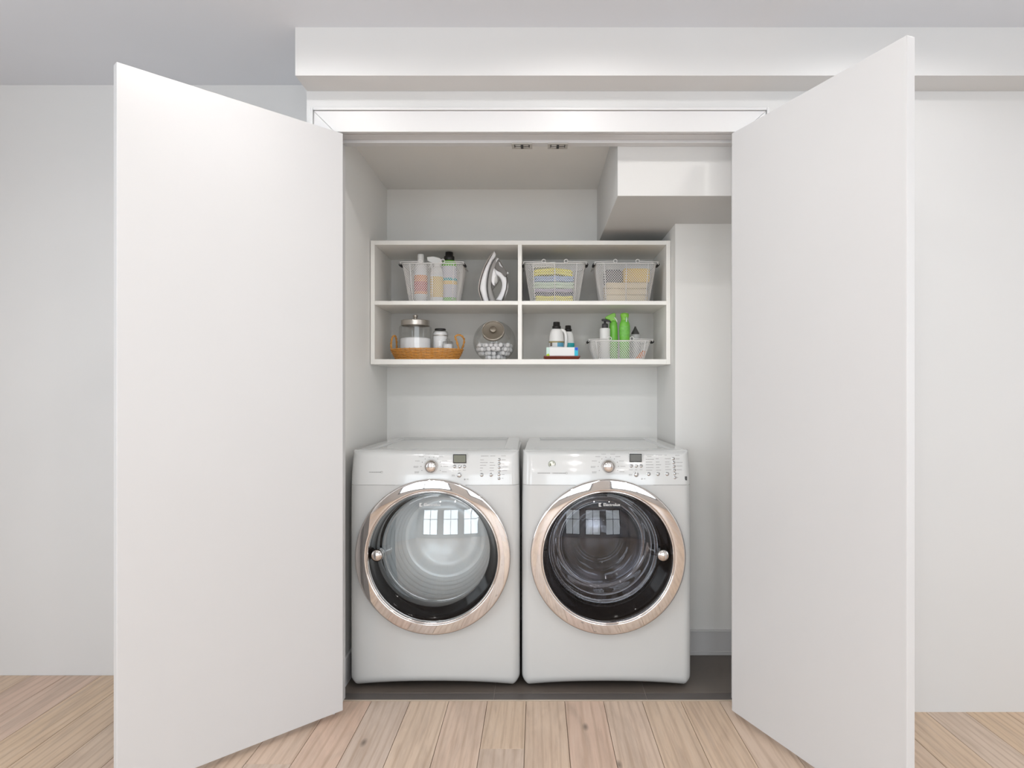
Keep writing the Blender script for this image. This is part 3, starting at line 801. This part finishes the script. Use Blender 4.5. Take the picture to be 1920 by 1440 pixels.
towel('folded_towel', 'lavender folded towel between mint and navy ones in the basket', 'towel', PX(1001, st), PX(1073, st), ty0, ty1, tz(551)+.0005, tz(545), clav, group='folded towels in the basket')
towel('folded_towel', 'pale mint folded towel in the middle of the towel basket', 'towel', PX(999, st), PX(1076, st), ty0, ty1, tz(545)+.0007, tz(533), cgrn, .002, group='folded towels in the basket', layers=2)
towel('folded_towel', 'light blue folded towel under the upper yellow one in the basket', 'towel', PX(1001, st), PX(1075, st), ty0, ty1, tz(533)+.003, tz(522), cblu, .002, group='folded towels in the basket')
towel('folded_towel', 'bright yellow folded towel below the grey one in the basket', 'towel', PX(999, st), PX(1073, st), ty0-.004, ty1, tz(522)+.006, tz(509)+.002, cyel, .003, (-.010, -.010), group='folded towels in the basket')
towel('folded_towel', 'pale grey towel on top of the towel basket stack', 'towel', PX(997, st), PX(1042, st), ty0, ty1, tz(508)+.004, tz(496), cgry, .002, (-.001, .001), group='folded towels in the basket', layers=3)
ccrm = mat('cream_cloth', (226, 208, 170), .9, bump=.5, bscale=700); camb = mat('amber_sponge', (232, 196, 96), .9, bump=.8, bscale=300)
cgd = mat('empty_gap_grey', (110, 108, 112), .9, bump=.4, bscale=700)  # tone of the dim empty part of the basket, put into a colour
t = thing('cloth_bundle', 'cream folded cloth filling the bottom of the far right tall basket', 'cloth', ((PX(1133, st)+PX(1212, st))/2, BY, base))
for i in range(3):
    zz0 = base+i*(tz(533)-base)/3; zz1 = base+(i+1)*(tz(533)-base)/3-.0005
    q = MB().box(PX(1133, st)+.001*i, PX(1211, st)-.001*i, ty0, ty1-.01, zz0, zz1); obj('fold', q, ccrm, t, bevel=.007, seg=4)
q = obj('sponge_block', MB().box(PX(1166, st), PX(1214, st)+.002, ty0+.005, ty0+.10, tz(533)+.0005, tz(507)), camb, loc=(PX(1190, st), ty0+.05, tz(533)), bevel=.006, seg=3)
tag(q, 'amber yellow sponge block on the cream cloth in the far right tall basket', 'sponge')
q = obj('empty_gap_block', MB().box(PX(1134, st), PX(1164, st), ty0+.02, ty0+.13, tz(533)+.0005, tz(508)), cgd, loc=(PX(1149, st), ty0+.06, tz(533)), bevel=.009, seg=4)  # block added where the basket is only empty and dim
tag(q, 'grey block standing in for the dim empty space beside the amber sponge', 'cloth')

# ------------------------------------------------------------------ iron standing on its heel
si = 383
def ip(pts): return [(PX(x, si), PZ(y, si)) for x, y in pts]
def smooth_poly(pts, n=5):
    out = []; k = len(pts)
    for i in range(k):
        p0, p1, p2, p3 = pts[i-1], pts[i], pts[(i+1) % k], pts[(i+2) % k]
        for j in range(n):
            t = j/n
            out.append(tuple(.5*((2*p1[a])+(-p0[a]+p2[a])*t+(2*p0[a]-5*p1[a]+4*p2[a]-p3[a])*t*t+(-p0[a]+3*p1[a]-3*p2[a]+p3[a])*t*t*t) for a in (0, 1)))
    return out
iw = mat('iron_white', (242, 242, 244), .3); ig = mat('iron_grey', (160, 158, 156), .35); igd = mat('iron_dark_grey', (104, 100, 96), .35); isole = mat('iron_soleplate', (200, 192, 186), .45, .6)
zi = ZSH+E; iy = 3.24
ir = thing('steam_iron', 'white and grey steam iron standing on its heel, soleplate to the left', 'iron', (PX(925, si), iy, zi))
zl = lambda pts: [(x, max(q, zi)) for x, q in pts]
def strip(left, right):   # closed outline out of two edges running top to bottom
    return left+right[::-1]
def islab(name, poly, half, m, bev=.004, par=ir):
    P = zl(poly)
    # drop duplicates at the floor
    out = []
    for p in P:
        if not out or abs(p[0]-out[-1][0])+abs(p[1]-out[-1][1]) > .0004: out.append(p)
    return obj(name, MB().prism(out, iy-half, iy+half), m, par, bevel=bev, seg=3, angle=50)
def curve(pts, n=6):
    out = []
    P = [pts[0]]+pts+[pts[-1]]
    for i in range(1, len(P)-2):
        p0, p1, p2, p3 = P[i-1], P[i], P[i+1], P[i+2]
        for j in range(n):
            t = j/n
            out.append(tuple(.5*((2*p1[a])+(-p0[a]+p2[a])*t+(2*p0[a]-5*p1[a]+4*p2[a]-p3[a])*t*t+(-p0[a]+3*p1[a]-3*p2[a]+p3[a])*t*t*t) for a in (0, 1)))
    out.append(pts[-1]); return out
# skirt: wide, boat shaped body lofted along the sole line
LE = curve(ip([(926.8, 472), (918, 487), (909, 506), (902, 528), (899.5, 545), (902.5, 556), (906, 566), (908, 571)]))
RE = curve(ip([(926.8, 472), (930.5, 481.5), (922.5, 495), (916.5, 514), (914, 535), (915, 552), (918, 566), (920, 571)]))
RE2 = curve(ip([(930.5, 481.5), (931.5, 483.5), (924, 497), (919, 512), (918, 530), (919, 545), (922, 560), (926, 571)]))
def loft(name, A, B, hwf, m, n=10, par=ir):
    """cross-section between edges A and B, half-depth hwf(t) along the run"""
    k = len(A); vs = []; fs = []
    for i in range(k):
        t = i/(k-1); hwid = hwf(t)
        a = Vector((A[i][0], max(A[i][1], zi))); b = Vector((B[min(i, len(B)-1)][0], max(B[min(i, len(B)-1)][1], zi)))
        c = (a+b)/2; d = (b-a)/2
        for j in range(n*2):
            an = 2*pi*j/(2*n); ca, sa = cos(an), sin(an)
            e = .55; pc = math.copysign(abs(ca)**e, ca); ps = math.copysign(abs(sa)**e, sa)
            vs.append((c.x+d.x*pc, iy-hwid*ps, c.y+d.y*pc))
    K = 2*n
    for i in range(k-1):
        for j in range(K): fs.append((i*K+j, i*K+(j+1) % K, (i+1)*K+(j+1) % K, (i+1)*K+j))
    fs.append(list(range(K))); fs.append([(k-1)*K+j for j in range(K)])
    return obj(name, MB().add(vs, fs, True), m, par)
boat = lambda w: (lambda t: .004+w*sin(min(1, t*1.35)*pi/2)**.8*(1-.25*max(0, t-.75)/.25))
SP = curve(ip([(925.5, 473), (916, 488), (907.5, 506), (900.8, 528), (898.3, 545), (900.5, 556), (904, 566), (906, 571)]))
loft('soleplate', SP, [(x+.006, y) for x, y in SP], boat(.052), isole)
loft('skirt', [(x+.0035, y) for x, y in LE], RE, boat(.047), iw)
# grey tank between skirt and handle
GL = curve(ip([(932, 484), (924.5, 494), (918.5, 512), (915.5, 532), (915.5, 550), (918.5, 564), (920, 571)]))
GR = curve(ip([(934, 485), (931, 500), (926, 512), (922.5, 530), (923.5, 545), (928, 560), (932, 571)]))
loft('grey_tank', GL, GR, lambda t: .008+.030*sin(min(1, t*1.2)*pi/2), ig)
# white spine running into the curl under the handle
WL = curve(ip([(933, 486), (927.5, 494), (924, 505), (921.5, 520), (921.5, 530), (925, 537)]))
WR = curve(ip([(936.5, 487.5), (930.5, 499), (928.5, 508), (932, 518), (929.5, 529), (929, 538)]))
loft('white_spine', WL, WR, lambda t: .010+.018*sin(t*pi*.5), iw)
obj('trigger_pad', MB().sphere((PX(930.5, si), iy-.012, PZ(526, si)), .014, 18, 12, (.75, 1, 1.6)), mat('pad_pale_grey', (196, 196, 194), .4), ir)
# handle: loop from the spine over to the heel
hp = curve(ip([(927, 509), (934, 511.5), (941, 517), (946, 526), (947.4, 537), (945, 549), (940, 559), (934, 568)]))
obj('handle', MB().tube([(x, iy, max(q, zi+.004)) for x, q in hp], [.010-.0006*abs(i-20)/4 if i < 40 else .008 for i in range(len(hp))], 12, rz=.016), iw, ir)
# grey outer back of the handle / cord side
NB = ip([(935.5, 488.5), (941, 496), (947, 506), (951, 513), (950, 520), (946, 520), (940, 513), (932, 509), (929, 503), (931, 496)])
islab('nose_cover', smooth_poly(NB, 3), .017, igd, .003)
obj('handle_back', MB().tube([(PX(950, si), iy, PZ(516, si)), (PX(951.2, si), iy, PZ(530, si)), (PX(950, si), iy, PZ(543, si)), (PX(946, si), iy, PZ(556, si)), (PX(941, si), iy, PZ(568, si)-.0)], .0042, 10, rz=.013), igd, ir)
obj('heel', MB().prism([(PX(908, si), zi), (PX(940, si), zi), (PX(941, si), zi+.012), (PX(932, si), zi+.014), (PX(910, si), zi+.012)], iy-.03, iy+.03), igd, ir, bevel=.003, seg=2)
obj('inner_cover', MB().prism([(PX(924, si), zi+.01), (PX(938, si), zi+.01), (PX(942, si), PZ(548, si)), (PX(941, si), PZ(532, si)), (PX(937, si), PZ(524, si)), (PX(930, si), PZ(536, si)), (PX(923, si), PZ(545, si))], iy+.004, iy+.012), mat('iron_smoke_cover', (112, 110, 102), .3), ir, bevel=.002)
obj('steam_button', MB().sphere((PX(951.5, si), iy, PZ(513.5, si)), .0062, 14, 10), iw, ir)
obj('spray_button', MB().sphere((PX(951, si), iy, PZ(519.5, si)), .0045, 14, 10, (.8, .9, 1.5)), iw, ir)
obj('nose_flash', MB().tube([(PX(936.5, si), iy-.017, PZ(494, si)), (PX(939, si), iy-.0175, PZ(500, si)), (PX(943, si), iy-.0175, PZ(504, si))], [.002, .004, .0012], 8), iw, ir)

# ------------------------------------------------------------------ wicker tray with jars
sw = 384; wy = 3.262
wicker = mat('wicker_cane', (206, 146, 70), .55, var=.35, vscale=60, bump=.3, bscale=500)
wicker_d = mat('wicker_dark', (178, 108, 46), .55, var=.25, vscale=60)
cxw = PX(800, sw); zt0 = ZBO+E
tr = thing('wicker_tray', 'oval woven wicker tray with looped side handles holding glass jars', 'tray', (cxw, wy, zt0))
A0, A1 = (858-743)/2/sw, (868-732)/2/sw      # half widths at base, rim
B0, B1 = .085, .105
HT = PZ(654, sw)-zt0
NR = 7
base_m = MB()
base_m.add([(cxw+A0*cos(a), wy+B0*sin(a), zt0) for a in [i*2*pi/48 for i in range(48)]]+[(cxw+A0*cos(a), wy+B0*sin(a), zt0+.004) for a in [i*2*pi/48 for i in range(48)]],
           [list(range(48))[::-1], list(range(48, 96))]+[(i, (i+1) % 48, 48+(i+1) % 48, 48+i) for i in range(48)])
obj('base', base_m, wicker_d, tr)
NST = 40
for r_ in range(NR):
    t = (r_+.5)/NR; z_ = zt0+.003+(HT-.004)*t; a_, b_ = A0+(A1-A0)*t**.8, B0+(B1-B0)*t**.8
    pts = []
    for i in range(NST*4):
        an = 2*pi*i/(NST*4); w = .0016*sin(NST/2*an+pi*(r_ % 2))
        pts.append((cxw+(a_+w)*cos(an), wy+(b_+w)*sin(an), z_))
    obj('weave_strand', MB().tube(pts, .0034, 6, True), wicker, tr)
m = MB()
for i in range(NST):
    an = 2*pi*(i+.5)/NST
    m.tube([(cxw+A0*cos(an), wy+B0*sin(an), zt0+.002), (cxw+(A0+A1)/2*cos(an), wy+(B0+B1)/2*sin(an), zt0+HT*.5), (cxw+A1*cos(an), wy+B1*sin(an), zt0+HT)], .0018, 5)
obj('stakes', m, wicker_d, tr, kind='stuff')
def twist(parent, path, nm, r=.0032, turns=5):
    k = len(path)
    for ph in (0, pi):
        pts = []
        for i, p in enumerate(path):
            a = turns*2*pi*i/(k-1)+ph; pts.append((p[0]+r*.8*cos(a), p[1]+r*.8*sin(a), p[2]+r*.6*sin(a)))
        obj(nm, MB().tube(pts, r, 6), wicker, parent)
hr = curve([(PX(861, sw), PZ(655, sw)), (PX(857, sw), PZ(641, sw)), (PX(853.5, sw), PZ(632, sw)), (PX(857, sw), PZ(628, sw)), (PX(864, sw), PZ(628.5, sw)), (PX(869, sw), PZ(635, sw)), (PX(868, sw), PZ(645, sw)), (PX(863, sw), PZ(656, sw))], 6)
twist(tr, [(x, wy-.03+.06*i/(len(hr)-1), q) for i, (x, q) in enumerate(hr)], 'handle')
hl = curve([(PX(736, sw), PZ(656, sw)), (PX(734, sw), PZ(644, sw)), (PX(736, sw), PZ(631, sw)), (PX(740, sw), PZ(630, sw)), (PX(741, sw), PZ(640, sw)), (PX(740, sw), PZ(656, sw))], 6)
twist(tr, [(x, wy-.035+.07*i/(len(hl)-1), q) for i, (x, q) in enumerate(hl)], 'handle')
metal_lid = mat('brushed_lid', (190, 184, 176), .3, .9)
powder = mat('white_powder', (240, 240, 242), .9, bump=.4, bscale=700)
# big jar
zj = zt0+.0048; cj = PX(780.5, 380); yj = 3.262
rj = (812-750)/2/380
jt = PZ(608, 388)+.004
jar = thing('glass_jar', 'large glass jar of white powder with metal lid and knob in the wicker tray', 'jar', (cj, yj, zj))
jp = [(rj-.006, zj), (rj, zj+.006), (rj, PZ(615, 380)-.002), (rj-.003, PZ(613, 380)), (rj-.016, PZ(611, 380)), (rj-.016, jt)]
obj('glass_body', MB().lathe([(.0001, zj)]+jp, (cj, yj, 0), n=8, smooth=False), jarglass, jar, bevel=.004, seg=2)
lr = rj-.012
ld = obj('lid', MB().lathe([(lr-.002, PZ(609.5, 388)), (lr, PZ(609, 388)), (lr, PZ(608.6, 388)), (lr, PZ(600.8, 388)), (lr, PZ(600.3, 388)), (lr-.0006, PZ(599.6, 388)), (lr-.003, PZ(599.1, 388)), (lr-.004, PZ(599.05, 388)), (.010, PZ(598.9, 388)), (.0001, PZ(598.7, 388))], (cj, yj, 0), n=40), metal_lid, jar)
obj('knob', MB().lathe([(.009, PZ(599, 388)), (.0085, PZ(597, 380)), (.0115, PZ(595.5, 380)), (.0125, PZ(593, 380)), (.0115, PZ(592, 380)), (.0001, PZ(591.7, 380))], (cj, yj, 0), n=24), metal_lid, ld)
o = obj('washing_powder', MB().lathe([(.0001, zj+.003), (rj-.011, zj+.003), (rj-.0085, zj+.008), (rj-.0085, PZ(636.5, 380)), (rj-.010, PZ(636, 380)), (rj-.03, PZ(634, 380)), (.0001, PZ(632, 380))], (cj, yj, 0), n=48), powder, loc=(cj, yj, zj)); tag(o, 'white powder half filling the large glass jar', 'powder', kind='stuff')
# medium jar
cj2 = PX(827, 378); rj2 = 14/378; yj2 = 3.275
j2 = thing('glass_jar', 'medium glass jar of white powder with dark lid in the wicker tray', 'jar', (cj2, yj2, zj))
obj('glass_body', MB().lathe([(.0001, zj), (rj2-.004, zj), (rj2, zj+.004), (rj2, PZ(626, 378)), (rj2-.004, PZ(622.5, 378)), (rj2-.011, PZ(620.5, 378)), (rj2-.011, PZ(619.5, 378))], (cj2, yj2, 0), n=36), jarglass, j2)
obj('lid', MB().lathe([(rj2-.010, PZ(620.5, 378)), (rj2-.0095, PZ(618, 378)), (rj2-.012, PZ(617.3, 378)), (.0001, PZ(617.2, 378))], (cj2, yj2, 0), n=36), blk_cap, j2)
obj('band', MB().lathe([(rj2+.0004, PZ(631, 378)), (rj2+.0012, PZ(630.3, 378)), (rj2+.0004, PZ(629.6, 378))], (cj2, yj2, 0), n=36), metal_lid, j2)
o = obj('washing_powder', MB().lathe([(.0001, zj+.002), (rj2-.003, zj+.002), (rj2-.0025, PZ(626, 378)), (rj2-.012, PZ(623, 378)), (.0001, PZ(622.5, 378))], (cj2, yj2, 0), n=30), powder, loc=(cj2, yj2, zj)); tag(o, 'white powder filling the medium glass jar', 'powder', kind='stuff')
# small jar in front
cj3 = PX(839.5, 386); rj3 = 10/388; yj3 = 3.234
j3 = thing('glass_jar', 'smallest glass jar, with stopper, at the right of the wicker tray', 'jar', (cj3, yj3, zj))
obj('glass_body', MB().lathe([(.0001, zj), (rj3-.003, zj), (rj3, zj+.003), (rj3, PZ(642, 386)), (rj3-.004, PZ(640.5, 388)), (rj3-.008, PZ(640, 388))], (cj3, yj3, 0), n=32), jarglass, j3)
obj('stopper', MB().lathe([(rj3-.003, PZ(641, 388)), (rj3-.002, PZ(640, 388)), (.010, PZ(639, 388)), (.010, PZ(636, 388)), (.008, PZ(635, 388)), (.0001, PZ(635, 388))], (cj3, yj3, 0), n=28), jarglass, j3)
o = obj('washing_powder', MB().lathe([(.0001, zj+.002), (rj3-.003, zj+.002), (rj3-.0025, PZ(645, 388)), (.0001, PZ(644.5, 388))], (cj3, yj3, 0), n=30), powder, loc=(cj3, yj3, zj)); tag(o, 'white powder filling the smallest glass jar', 'powder', kind='stuff')

# ------------------------------------------------------------------ round slanted jar with balls
cb = Vector((PX(927.3, 380), 3.275, 0)); Rb = .1035; cb.z = ZBO+E+.091
bj = thing('round_glass_jar', 'round slant-mouth glass jar of white balls with metal lid facing forward', 'jar', (cb.x, cb.y, ZBO+E))
el = radians(26)
ax = Vector((0, -cos(el), sin(el)))
Q = Vector((0, 0, 1)).rotation_difference(ax).to_matrix().to_4x4()
M = Matrix.Translation(cb) @ Q
rl = .0535; th0 = math.asin((rl-.004)/Rb)
prof = [(Rb*sin(th0+(pi-th0)*i/40)+(1e-4), Rb*cos(th0+(pi-th0)*i/40)) for i in range(41)]
mb = MB().lathe(prof[::-1], n=56, M=M)
mb.v = [(x, y, max(q, ZBO+E+.0005)) for x, y, q in mb.v]
obj('glass_body', mb, jarglass, bj)
h0 = Rb*cos(th0)
obj('neck_ring', MB().lathe([(rl-.004, h0-.001), (rl+.001, h0+.002), (rl+.001, h0+.008), (rl-.003, h0+.010)], n=48, M=M), jarglass, bj)
lidm = mat('pewter_lid', (146, 138, 126), .35, .75)
ld = obj('lid', MB().lathe([(rl, h0+.006), (rl+.0005, h0+.016), (rl-.003, h0+.0195), (rl-.008, h0+.018), (.0155, h0+.0175), (.0001, h0+.0175)], n=56, M=M), lidm, bj)
obj('lid_rim', MB().tube([tuple(M @ Vector(((rl-.001)*cos(a), (rl-.001)*sin(a), h0+.0185))) for a in [i*2*pi/56 for i in range(56)]], .0018, 6, True), metal_lid, ld)
obj('knob', MB().lathe([(.0125, h0+.017), (.010, h0+.021), (.0165, h0+.027), (.0165, h0+.030), (.013, h0+.032), (.0001, h0+.0325)], n=32, M=M), lidm, ld)
ball_me = MB().sphere((0, 0, 0), .0112, 14, 9)
ballm = mat('white_ball', (236, 236, 238), .8, bump=.2, bscale=300)
proto = None; cnt = 0; placed = []
rb_ = .0112
rng = random.Random(3)
def fits(p):
    if p.z < ZBO+E+.0012+rb_: return False
    if (p-cb).length > Rb-rb_-.0012: return False
    if (p-cb).dot(ax) > h0-rb_-.002: return False
    return all((p-q).length >= 2*rb_-.0009 for q in placed)
zz = ZBO+E+.0015+rb_; layer = 0
while zz < cb.z-.003:
    ox = (layer % 2)*rb_; oy = (layer % 2)*rb_*.6
    for i in range(-6, 7):
        for j in range(-6, 7):
            p = Vector((cb.x+i*2*rb_+ox+(j % 2)*rb_, cb.y+j*rb_*1.75+oy, zz+rng.uniform(-.001, .003)))
            p.x += rng.uniform(-.0008, .0008)
            if zz > cb.z-.014 and rng.random() < .4: continue
            if fits(p): placed.append(p)
    zz += rb_*1.72; layer += 1
for p in placed:
    if proto is None:
        proto = obj('ball', ball_me, ballm); proto['label'] = 'small white ball piled with others in the round slant-mouth glass jar'; proto['category'] = 'ball'; proto['group'] = 'white balls in the round glass jar'
        o = proto
    else: o = proto.copy(); COL.objects.link(o)
    o.location = p

# ------------------------------------------------------------------ red-brown tray with box and two jugs
sb = 390; zt = ZBO+E
mah = mat('mahogany', (112, 40, 18), .4, var=.2, vscale=30)
x0, x1 = PX(1019.5, sb), PX(1087, sb)
ty = 3.255
rt = thing('wooden_tray', 'small flat red-brown wooden tray under a box and two bottles', 'tray', ((x0+x1)/2, ty, zt))
obj('tray_base', MB().add([(x0+.008, ty-.088, zt), (x1-.008, ty-.088, zt), (x1-.008, ty+.088, zt), (x0+.008, ty+.088, zt), (x0, ty-.096, zt+.010), (x1, ty-.096, zt+.010), (x1, ty+.096, zt+.010), (x0, ty+.096, zt+.010)],
    [(3,2,1,0), (4,5,6,7), (0,1,5,4), (1,2,6,5), (2,3,7,6), (3,0,4,7)]), mah, rt, bevel=.0015)
for (a, b, c, d) in ((x0, x1, ty-.096, ty-.092), (x0, x1, ty+.092, ty+.096), (x0, x0+.004, ty-.092, ty+.092), (x1-.004, x1, ty-.092, ty+.092)):
    obj('tray_rim', MB().box(a, b, c, d, zt+.0105, zt+.0165), mah, rt, bevel=.001)
zt2 = zt+.0108
bx0, bx1 = PX(1024.5, 390), PX(1083, 390); by0, by1 = ty-.088, ty-.035; bz1 = PZ(651.5, 392)
card = mat('white_card', (240, 240, 240), .5); lime = mat('lime_print', (190, 220, 40), .5); cyan = mat('cyan_print', (40, 190, 220), .5); blue = mat('blue_print', (20, 70, 215), .5); mint = mat('pale_mint_print', (205, 232, 222), .5)
bxo = thing('carton', 'low white carton with lime and blue ends on the red-brown tray', 'box', ((bx0+bx1)/2, (by0+by1)/2, zt2))
cb_ = obj('card_body', MB().box(bx0, bx1, by0, by1, zt2, bz1), card, bxo, bevel=.0008)
f = by0-.0004
obj('mint_end', MB().box(bx0-.0003, bx0+.015, f, by1+.0003, zt2+.0005, bz1-.0008), mint, cb_)
obj('lime_mark', MB().prism([(bx0, zt2+.001), (bx0+.017, zt2+.001), (bx0+.013, zt2+.013), (bx0+.009, zt2+.017), (bx0, zt2+.012)], f-.0003, f+.0002), lime, cb_)
obj('cyan_end', MB().box(bx1-.017, bx1+.0003, f, by1+.0003, zt2+.0005, bz1-.0008), cyan, cb_)
obj('blue_mark', MB().prism([(bx1-.014, bz1-.013), (bx1-.003, bz1-.016), (bx1-.001, bz1-.010), (bx1-.001, bz1-.001), (bx1-.014, bz1-.001)], f-.0004, f-.0001), blue, cb_)
def jug(cx, cy, zz, r, htop, capw, ycap0, ycap1, s, label, band_m, handle, by):
    t = thing('detergent_jug', label, 'bottle', (cx, cy, zz))
    h = htop-zz
    p = [(.0001, zz), (r-.006, zz), (r-.001, zz+.003), (r, zz+.008), (r, zz+h*.52)]
    for i in range(1, 11):
        a = i/10*pi/2; p.append((capw*.95+(r-capw*.95)*cos(a)**.9, zz+h*.52+h*.48*sin(a)))
    lat('body', p, (cx, cy, 0), white_pl, t, sy=.75)
    z0c, z1c = PZ(ycap1, s), PZ(ycap0, s)
    zc_ = z0c+(z1c-z0c)*.38
    c = lat('cap', [(capw*.8, htop-.002), (capw*1.25, z0c), (capw*1.28, zc_-.002), (capw*1.05, zc_), (capw*.98, z1c-.002), (capw*.9, z1c), (.0001, z1c)], (cx, cy, 0), blk_cap, t, n=28)
    lat('label', [(r+.0004, PZ(by[1], s)), (r+.0004, PZ(by[0], s))], (cx, cy, 0), band_m, t, sy=.76)
    if handle:
        hp = curve([(cx+capw*1.2, htop-.008), (cx+r*.95, htop-.010), (cx+r*1.22, htop-.028), (cx+r*1.27, htop-.06), (cx+r*1.15, zz+.045), (cx+r*.9, zz+.035)])
        obj('handle', MB().tube([(x, cy, q) for x, q in hp], .0065, 10, rz=.008), white_pl, t)
    return t
jg = jug(PX(1043.3, 380), ty+.012, zt2, .037, PZ(617, 380), .0165, 604.5, 616.5, 380, 'larger white jug with black cap and side handle behind the white carton', white_pl2, True, (640, 668))
lat('gold_stripe', [(.0378, PZ(643.5, 380)), (.0378, PZ(641, 380))], (PX(1043.3, 380), ty+.012, 0), mat('gold_print', (150, 135, 80), .4), jg, sy=.76)
ptch = MB().lathe([(.0379, PZ(651, 380)), (.0379, PZ(643.5, 380))], (PX(1043.3, 380), ty+.012, 0), n=36, sy=.76)
ptch.f = [q for q in ptch.f if sum(ptch.v[i][0] for i in q)/4 > PX(1044.5, 380) and sum(ptch.v[i][1] for i in q)/4 < ty]; ptch.sm = [True]*len(ptch.f)
obj('blue_label_patch', ptch, blue_l, jg)
ptch = MB().lathe([(.0379, PZ(650, 380)), (.0379, PZ(643.5, 380))], (PX(1043.3, 380), ty+.012, 0), n=36, sy=.76)
ptch.f = [q for q in ptch.f if PX(1031.5, 380) < sum(ptch.v[i][0] for i in q)/4 < PX(1036, 380) and sum(ptch.v[i][1] for i in q)/4 < ty]; ptch.sm = [True]*len(ptch.f)
obj('dark_label_patch', ptch, mat('dark_brown_print', (110, 98, 88), .5), jg)
jug(PX(1064.3, 370), ty+.062, zt2, .031, PZ(623.5, 370), .0145, 612.5, 622.5, 370, 'smaller white jug with black cap and teal label, partly hidden by the larger jug', teal_l, False, (645, 662))

# ------------------------------------------------------------------ short basket contents
zd = ZBO+.0045
cx = PX(1133.5, 381); yy = 3.255
t = thing('pump_bottle', 'white soap bottle with dark grey pump in the short wire basket', 'bottle', (cx, yy, zd))
hz = PZ(616, 381)
lat('body', [(.0001, zd), (.021, zd), (.0245, zd+.003), (.0255, hz-.006), (.023, hz-.001), (.014, hz)], (cx, yy, 0), white_pl, t)
pmp = lat('pump', [(.014, hz-.001), (.0155, hz), (.0150, hz+.020), (.009, hz+.0225), (.0055, hz+.024), (.0055, hz+.034), (.0001, hz+.034)], (cx, yy, 0), dgrey, t, n=24)
obj('nozzle', MB().tube([(cx-.016, yy, hz+.038), (cx-.010, yy, hz+.040), (cx+.006, yy, hz+.038), (cx+.018, yy, hz+.035), (cx+.030, yy, hz+.029)], [.005, .006, .0058, .004, .003], 10), dgrey, pmp)
# green spray bottle, head in profile
cx = PX(1149, 377); yy = 3.288
t = thing('spray_bottle', 'green spray bottle with its nozzle turned left in the short wire basket', 'bottle', (cx, yy, zd))
def gz(y): return PZ(y, 377)
lat('body', [(.0001, zd), (.020, zd), (.0225, zd+.004), (.023, gz(640)), (.0215, gz(618)), (.0185, gz(606)), (.0150, gz(602)), (.0001, gz(601.5))], (cx, yy, 0), green_pl, t, sy=.85)
gp_ = [(PX(1156, 377), gz(604)), (PX(1155.5, 377), gz(599)), (PX(1152.8, 377), gz(595.5)), (PX(1153.3, 377), gz(590)), (PX(1151, 377), gz(588)), (PX(1147, 377), gz(588.8)), (PX(1134.6, 377), gz(594.6)), (PX(1133.2, 377), gz(598)), (PX(1136, 377), gz(599.8)), (PX(1141, 377), gz(601)), (PX(1143.5, 377), gz(604.5))]
hd = obj('spray_head', MB().prism(gp_, yy-.012, yy+.012), green_l, t, bevel=.005, seg=3)
obj('trigger', MB().tube([(PX(1150, 377), yy-.014, gz(597)), (PX(1152.5, 377), yy-.015, gz(598.5)), (PX(1154.2, 377), yy-.016, gz(602)), (PX(1155.5, 377), yy-.016, gz(606))], [.0025, .0032, .003, .0022], 8), white_pl, hd)
# green bottle seen from behind
cx = PX(1170, 379); yy = 3.270
def gz(y): return PZ(y, 379)
t = thing('spray_bottle', 'green spray bottle seen from behind, rightmost of the two green ones', 'bottle', (cx, yy, zd))
lat('body', [(.0001, zd), (.022, zd), (.0245, zd+.004), (.0250, gz(634)), (.0265, gz(618)), (.0262, gz(612)), (.0235, gz(607)), (.0185, gz(602.5)), (.0175, gz(601))], (cx, yy, 0), green_pl, t, sy=.85)
hd = lat('spray_head', [(.0178, gz(602)), (.0170, gz(599.5)), (.0178, gz(597)), (.0208, gz(594)), (.0212, gz(591)), (.0195, gz(589)), (.013, gz(588)), (.0001, gz(587.7))], (cx, yy, 0), green_l, t, sy=.9)
obj('trigger', MB().tube([(PX(1172.5, 379), yy-.0195, gz(596.5)), (PX(1172.7, 379), yy-.021, gz(600)), (PX(1172.3, 379), yy-.0225, gz(605.5))], [.003, .0042, .0035], 8), mat('pale_green_clip', (200, 232, 200), .4), hd)
lat('pattern_label', [(.0254, gz(632)), (.0268, gz(618)), (.0267, gz(612.5))], (cx, yy, 0), mat('green_pattern_label', (120, 194, 84), .45, var=.35, vscale=90), t, sy=.86)
# dark conical cap bottle at the right, back
cx = PX(1188.5, 371); yy = 3.316
t = thing('squeeze_bottle', 'small grey bottle with dark cone cap at the back of the short basket', 'bottle', (cx, yy, zd))
lat('body', bottle_prof(.026, PZ(628.5, 371)-zd, PZ(628.5, 371)-zd-.006, .018, zd), (cx, yy, 0), mat('clear_grey_plastic', (180, 180, 180), .3), t)
lat('cone_cap', [(.0195, PZ(629, 371)), (.0195, PZ(626, 371)), (.010, PZ(620, 371)), (.005, PZ(616, 371)), (.004, PZ(614, 371)), (.0001, PZ(613.8, 371))], (cx, yy, 0), mat('charcoal_cap', (70, 68, 68), .5), t)
# orange scrub pad
q = obj('scrub_pad', MB().prism([(PX(1189, 386), zd), (PX(1206, 386), zd), (PX(1209, 386), zd+.038), (PX(1205, 386), zd+.044)], 3.203, 3.235), mat('orange_pad', (226, 130, 60), .9, bump=.8, bscale=500), loc=(PX(1203, 386), 3.21, zd), bevel=.005, seg=3)
tag(q, 'orange scrub pad in the right end of the short wire basket', 'sponge')
bpy.context.view_layer.update()
